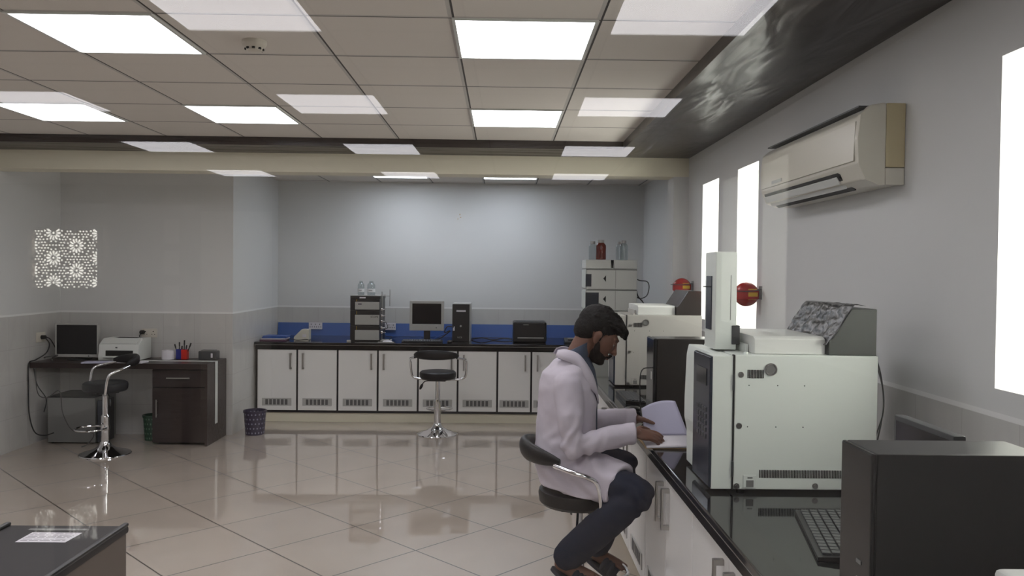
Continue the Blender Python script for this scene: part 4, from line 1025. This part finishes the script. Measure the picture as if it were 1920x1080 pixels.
# feet
def foot(a, toe, rs=1):
    d = (toe-a).normalized(); heel = a-d*.045+V((0, 0, -.035))
    SK.caps([heel, a+V((0, 0, -.028))+d*.02, a.lerp(toe, .55)+V((0, 0, -.012)), a.lerp(toe, .85)], [.030, .034, .028, .022])
    sd = d.cross(V((0, 0, 1))).normalized()
    for k in range(5):
        b0 = a.lerp(toe, .82)+sd*(-.030+.015*k); SK.caps([b0, b0+d*(.040-.004*abs(k-1))], [.010, .0085 if k else .011], 8)
    return heel, d, sd
R_t, L_t = V((.425, 3.46, .285)), V((.590, 3.765, .225))
fR = foot(R_a+V((.01, 0, -.02)), R_t); fL = foot(L_a+V((.01, 0, -.02)), L_t)
# hands
def hand(w, f, n, side, curls, thumb):
    """w wrist, f forward, n back-of-hand normal, side = towards the thumb"""
    f = f.normalized(); n = (n-f*n.dot(f)).normalized(); sd = side-f*side.dot(f)-n*side.dot(n); sd.normalize()
    Rm = Matrix((f, sd, n)).transposed()
    SK.caps([w-f*.01, w+f*.012], [.026, .024], 12)
    SK.ell(w+f*.048, (.052, .039, .0145), Rm)
    SK.ell(w+f*.035+sd*.022-n*.006, (.030, .018, .014), Rm)
    for k, (off, ln) in enumerate(((.029, .072), (.010, .080), (-.010, .075), (-.028, .060))):
        base = w+f*(.085-.004*abs(k-1))+sd*off; c = curls[k]; p = base; pts = [w+f*.055+sd*off*.8, base]; ang = 0
        fdir = (f+sd*off*1.6).normalized()
        for j, fr in enumerate((.45, .30, .25)):
            ang += c*(.5, .9, .6)[j]; dirn = fdir*math.cos(ang)-n*math.sin(ang); p = p+dirn*ln*fr; pts.append(p.copy())
        SK.caps(pts, [.0095, .0092, .0085, .0078, .0068], 10)
    b = w+f*.022+sd*.028-n*.004; t1 = b+(f*.6+sd*.75-n*.15).normalized()*.038*thumb; t2 = t1+(f*.85+sd*.35-n*.25).normalized()*.030; t3 = t2+(f*.95+sd*.1-n*.25).normalized()*.022
    SK.caps([w+f*.012+sd*.014, b, t1, t2, t3], [.013, .014, .0115, .0098, .0078], 10)
hand(R_w, V((.94, .12, -.14)), V((.15, -.45, .85)), V((.1, 1, .3)), (.30, .42, .5, .6), 1)
hand(L_w, V((.90, -.16, -.10)), V((.1, .35, .9)), V((0, -1, .2)), (.5, .6, .7, .8), 1)
body = remesh(SK, 'body', 'skin', man, .0042, 3, .5)
for s in (1, -1):
    e = MB().ell(hp(.071, s*.031, .006), (.0125, .0125, .0115), HR, sub=3).build('eye', 'eye', man)
    MB().ell(hp(.0805, s*.031, .003), (.004, .0055, .0055), HR, sub=2).build('iris', 'slot', e)
    MB().ell(hp(.072, s*.031, .011), (.0145, .0145, .0085), HR, sub=3).build('eyelid', 'skin', man)
    MB().caps([hp(.084, s*.014, .028), hp(.086, s*.030, .033), hp(.074, s*.048, .028)], [.0035, .0045, .003], 8).build('eyebrow', 'hair', man)
MB().ell(hp(.0965, 0, -.055), (.006, .020, .0045), HR).ell(hp(.0945, 0, -.064), (.006, .017, .005), HR).build('lips', 'lip', man)
# hair
H = MB()
H.ell(hp(-.030, 0, .052), (.098, .081, .084), HR, sub=4)
H.ell(hp(-.062, 0, .010), (.062, .072, .075), HR, sub=4)
H.ell(hp(.030, 0, .086), (.062, .066, .040), HR @ Matrix.Rotation(.25, 3, 'Y'), sub=4)
H.caps([hp(.055, -.03, .088), hp(.088, -.022, .078), hp(.108, -.015, .060)], [.030, .024, .010], 12)
H.caps([hp(.055, .03, .086), hp(.084, .025, .076), hp(.098, .02, .062)], [.030, .022, .010], 12)
for s in (1, -1): H.caps([hp(-.004, s*.070, .040), hp(.004, s*.069, .012), hp(.006, s*.066, -.012)], [.012, .008, .005], 10)
rn = random.Random(5)
for k in range(70):                                       # locks over the crown and forehead
    a = rn.uniform(-1.3, 1.3); b0 = rn.uniform(-.5, 1.0)
    x = -.03+.098*math.sin(b0); y_ = .078*math.sin(a)*.95; zz = .052+.084*math.cos(b0)*math.cos(a)
    p = hp(x, y_, zz); q = hp(x+.03, y_*1.05, zz+rn.uniform(-.004, .006)); H.caps([p, (p+q)/2+V((0, 0, .004)), q], [.007, .006, .003], 6)
def hn(co, n): return co+n*(.002*noise.noise(co*110)+.0012*noise.noise(co*260))
remesh(H, 'hair', 'hair', man, .0035, 1, .5, hn)
Bd = MB()
Bd.ell(hp(.034, 0, -.074), (.054, .055, .043), HR); Bd.ell(hp(.060, 0, -.092), (.032, .032, .022), HR)
for s in (1, -1): Bd.caps([hp(.008, s*.062, -.028), hp(.020, s*.059, -.055), hp(.045, s*.044, -.085)], [.010, .016, .018], 12)
Bd.caps([hp(.090, -.024, -.058), hp(.1005, -.010, -.044), hp(.1005, .010, -.044), hp(.090, .024, -.058)], [.006, .0065, .0065, .006], 10)
remesh(Bd, 'beard', 'beard', man, .0035, 2, .5, hn)
# shirt
Sh = MB()
Sh.loft([((.352, 3.7, 1.262), (.060, 0, .022), (0, .064, 0)), ((.338, 3.7, 1.225), (.074, 0, .010), (0, .078, 0)), ((.335, 3.7, 1.17), (.105, 0, 0), (0, .10, 0)), ((.345, 3.7, 1.10), (.108, 0, 0), (0, .11, 0)), ((.345, 3.7, 1.0), (.108, 0, 0), (0, .10, 0)), ((.35, 3.7, .86), (.104, 0, 0), (0, .10, 0))], 40)
shirt = remesh(Sh, 'shirt', 'shirt', man, .006, 2, .5)
MB().loft([((.365, 3.7, 1.285), (.058, 0, .030), (0, .066, 0)), ((.350, 3.7, 1.255), (.068, 0, .024), (0, .073, 0)), ((.338, 3.7, 1.225), (.078, 0, .018), (0, .082, 0))], 32).build('shirt_collar', 'shirt', shirt)
# coat
C = MB()
C.loft([((.318, 3.7, 1.235), (.070, 0, .02), (0, .085, 0)), ((.308, 3.7, 1.205), (.084, 0, .02), (0, .115, 0)), ((.300, 3.7, 1.165), (.108, 0, .01), (0, .165, 0)), ((.305, 3.7, 1.10), (.125, 0, 0), (0, .195, 0)),
        ((.312, 3.7, 1.02), (.134, 0, 0), (0, .198, 0)), ((.308, 3.7, .92), (.136, 0, 0), (0, .188, 0)), ((.310, 3.7, .82), (.145, 0, 0), (0, .195, 0)), ((.325, 3.7, .75), (.158, 0, 0), (0, .205, 0)), ((.335, 3.7, .675), (.155, 0, 0), (0, .205, 0)), ((.335, 3.7, .645), (.150, 0, 0), (0, .202, 0))], 48)
C.caps([R_s+V((0, .02, .01)), (R_s+R_e)/2+V((-.004, -.004, 0)), R_e+V((-.006, 0, -.004)), (R_e+R_w)/2, R_w-V((.025, 0, 0))], [.066, .063, .058, .052, .045], 24)
C.caps([L_s+V((0, -.02, .01)), (L_s+L_e)/2, L_e, (L_e+L_w)/2, L_w-V((.025, 0, 0))], [.066, .063, .058, .052, .045], 24)
C.cyl(R_w-V((.04, 0, .002)), R_w-V((-.008, 0, 0)), .046, .048); C.cyl(L_w-V((.04, 0, 0)), L_w-V((-.006, 0, 0)), .046, .048)
# skirts over the thighs
def skirt(h_, k_, t, r0, r1, dz):
    e = h_.lerp(k_, t); d = (k_-h_).normalized(); C.loft([(h_+V((0, 0, dz)), (0, 0, r0), (r0*.9*d.y, -r0*.9*d.x, 0)), (h_.lerp(e, .5)+V((0, 0, dz*.8)), (0, 0, r0*.98), (r0*.92*d.y, -r0*.92*d.x, 0)), (e+V((0, 0, dz*.4)), (.025, 0, r1), (r1*.95*d.y, -r1*.95*d.x, 0))], 32)
skirt(R_h, R_k, .72, .108, .090, .0); skirt(L_h, L_k, .42, .105, .090, .0)
C.loft([((.36, 3.60, .70), (.10, 0, 0), (0, .11, 0)), ((.385, 3.55, .645), (.115, -.04, .0), (0, .10, 0)), ((.385, 3.54, .632), (.11, -.04, .0), (0, .095, 0))], 24)
def folds(co, n):
    x, y_, z_ = co
    a = 0
    # sleeve creases round the elbow
    d = min((co-R_e).length, (co-L_e).length); e = math.exp(-(d/.10)**2)
    a += .008*e*math.sin((co.x-co.z*.6)*95+6*noise.noise(co*9))
    # long vertical drapes on the back
    b = max(0, min(1, (z_-.66)/.1))*max(0, min(1, (1.12-z_)/.2))
    a += .0045*b*noise.noise(V((x*11, y_*13, z_*3.5)))*1.6
    # folds gathering at hip
    h_ = math.exp(-((z_-.74)/.07)**2); a += .0075*h_*math.sin((z_*.9+x*.55)*70+5*noise.noise(co*7))
    a += .005*noise.noise(co*11)+.0022*noise.noise(co*30)
    return co+n*a
coat = remesh(C, 'coat', 'coat', man, .0065, 5, .5, folds)
for s in (1, -1):                                         # collar and lapels
    lp = [((.262, s*.045, 1.262), (.250, s*.075, 1.235)), ((.300, s*.078, 1.268), (.285, s*.112, 1.225)), ((.352, s*.080, 1.250), (.345, s*.118, 1.198)), ((.392, s*.070, 1.205), (.378, s*.122, 1.150)), ((.424, s*.060, 1.150), (.400, s*.115, 1.105)), ((.444, s*.048, 1.085), (.436, s*.085, 1.065)), ((.452, s*.034, 1.02), (.450, s*.04, 1.015))]
    A_, _ = crom([V(a) for a, b in lp], 5); B_, _ = crom([V(b) for a, b in lp], 5); vs = []; fs = []
    for a, b in zip(A_, B_):
        mid = (a+b)/2+V((.002, s*.008, .005)); vs += [a+V((0, 3.7, 0)), mid+V((0, 3.7, 0)), b+V((0, 3.7, 0))]
    for i in range(len(A_)-1):
        for j in range(2): q = i*3+j; fs.append((q, q+1, q+4, q+3))
    o = MB().add(vs, fs).build('lapel', 'coat', coat, smooth=70); so = o.modifiers.new('s', 'SOLIDIFY'); so.thickness = .004; so.offset = 0
pk = MB().prism([(.265, .76), (.37, .755), (.375, .86), (.26, .865)], 3.485, 3.489, 'y', b=.001)
# trousers
T = MB()
def leg(h_, k_, a_, rk, out=0):
    T.caps([h_, (h_+k_)/2, k_.lerp(h_, .12), k_, k_.lerp(a_, .25), k_.lerp(a_, .6), a_+V((0, 0, .005))], [.090, .082, .072, .068, .072, .072, .066], 24)
leg(R_h, R_k, R_a, .066); leg(L_h, L_k, L_a, .066)
T.ell((.335, 3.70, .725), (.12, .165, .09))
def tf(co, n):
    d = min((co-R_k).length, (co-L_k).length); e = math.exp(-(d/.12)**2)
    return co+n*(.006*e*math.sin(co.z*80+co.x*50+4*noise.noise(co*9))+.006*noise.noise(co*9)+.003*noise.noise(co*22))
remesh(T, 'trousers', 'trous', man, .0065, 4, .5, tf)
# sandals
def sandal(hl, d, sd, toe):
    dn = d.cross(sd)*-1
    dn = sd.cross(d).normalized()
    if dn.z > 0: dn = -dn
    s = MB(); o = hl+dn*.034; L_ = (toe-hl).length+.035; out = []
    for k in range(24):
        t = 2*PI*k/24; u = math.cos(t); v = math.sin(t); w_ = .042+.008*u
        out.append((L_*.5-.02+u*L_*.54, v*w_))
    top = [o+d*a+sd*b for a, b in out]; bot = [p+dn*.016 for p in top]; n = len(out)
    s.add(top+bot, [tuple(range(n)), tuple(range(2*n-1, n-1, -1))]+[(i, (i+1) % n, n+(i+1) % n, n+i) for i in range(n)])
    so = s.build('sandal', 'sandal', man, smooth=50)
    st = MB()
    for f0, f1 in ((.42, .46), (.52, .58), (.62, .68), (.72, .76)):
        pts = []
        for k in range(9):
            t = PI*k/8; pts.append(o+d*(L_*(f0 if k % 9 < 5 else f1))*1+sd*(.046*math.cos(t))-dn*(.056*math.sin(t)**.8))
        st.tube(pts, .006, rs=[.008]+[.0145]*7+[.008], k=4)
    st.build('strap', 'sandal', so)
sandal(fR[0], fR[1], fR[2], R_t); sandal(fL[0], fL[1], fL[2], L_t)
# the open book he holds
bk = thing('open_book', 'open booklet of pale lilac-white pages held by the seated man over the bench edge', 'book', (.74, 3.62, BT))
MB().box(.640, .86, 3.48, 3.70, BT+.0010, BT+.007, .001).build('cover', 'tan', bk)
pg = MB(); n = 12; vs = []; fs = []
for i in range(n+1):
    t = i/n; y_ = 3.475+.235*t; z_ = BT+.012+.010*math.sin(PI*t)
    vs += [(.645, y_, z_), (.870, y_, z_+.004)]
for i in range(n): fs.append((2*i, 2*i+1, 2*i+3, 2*i+2))
o = pg.add(vs, fs).build('page_block', 'paper', bk); so = o.modifiers.new('s', 'SOLIDIFY'); so.thickness = .008
pg = MB(); vs = []; fs = []; m_ = 12
for i in range(n+1):
    t = i/n
    for j in range(m_+1):
        u = j/m_
        x = .675+.205*u; y_ = 3.71+.05*t+.03*t*t; z_ = BT+.014+.165*t*(1-.35*(1-u)**2*1.0)-.020*t*u
        x -= .045*t*u
        vs.append((x, y_+.012*math.sin(PI*u)*t, z_))
for i in range(n):
    for j in range(m_): q = i*(m_+1)+j; fs.append((q, q+1, q+m_+2, q+m_+1))
o = pg.add(vs, fs).build('raised_pages', 'lilac', bk); so = o.modifiers.new('s', 'SOLIDIFY'); so.thickness = .006
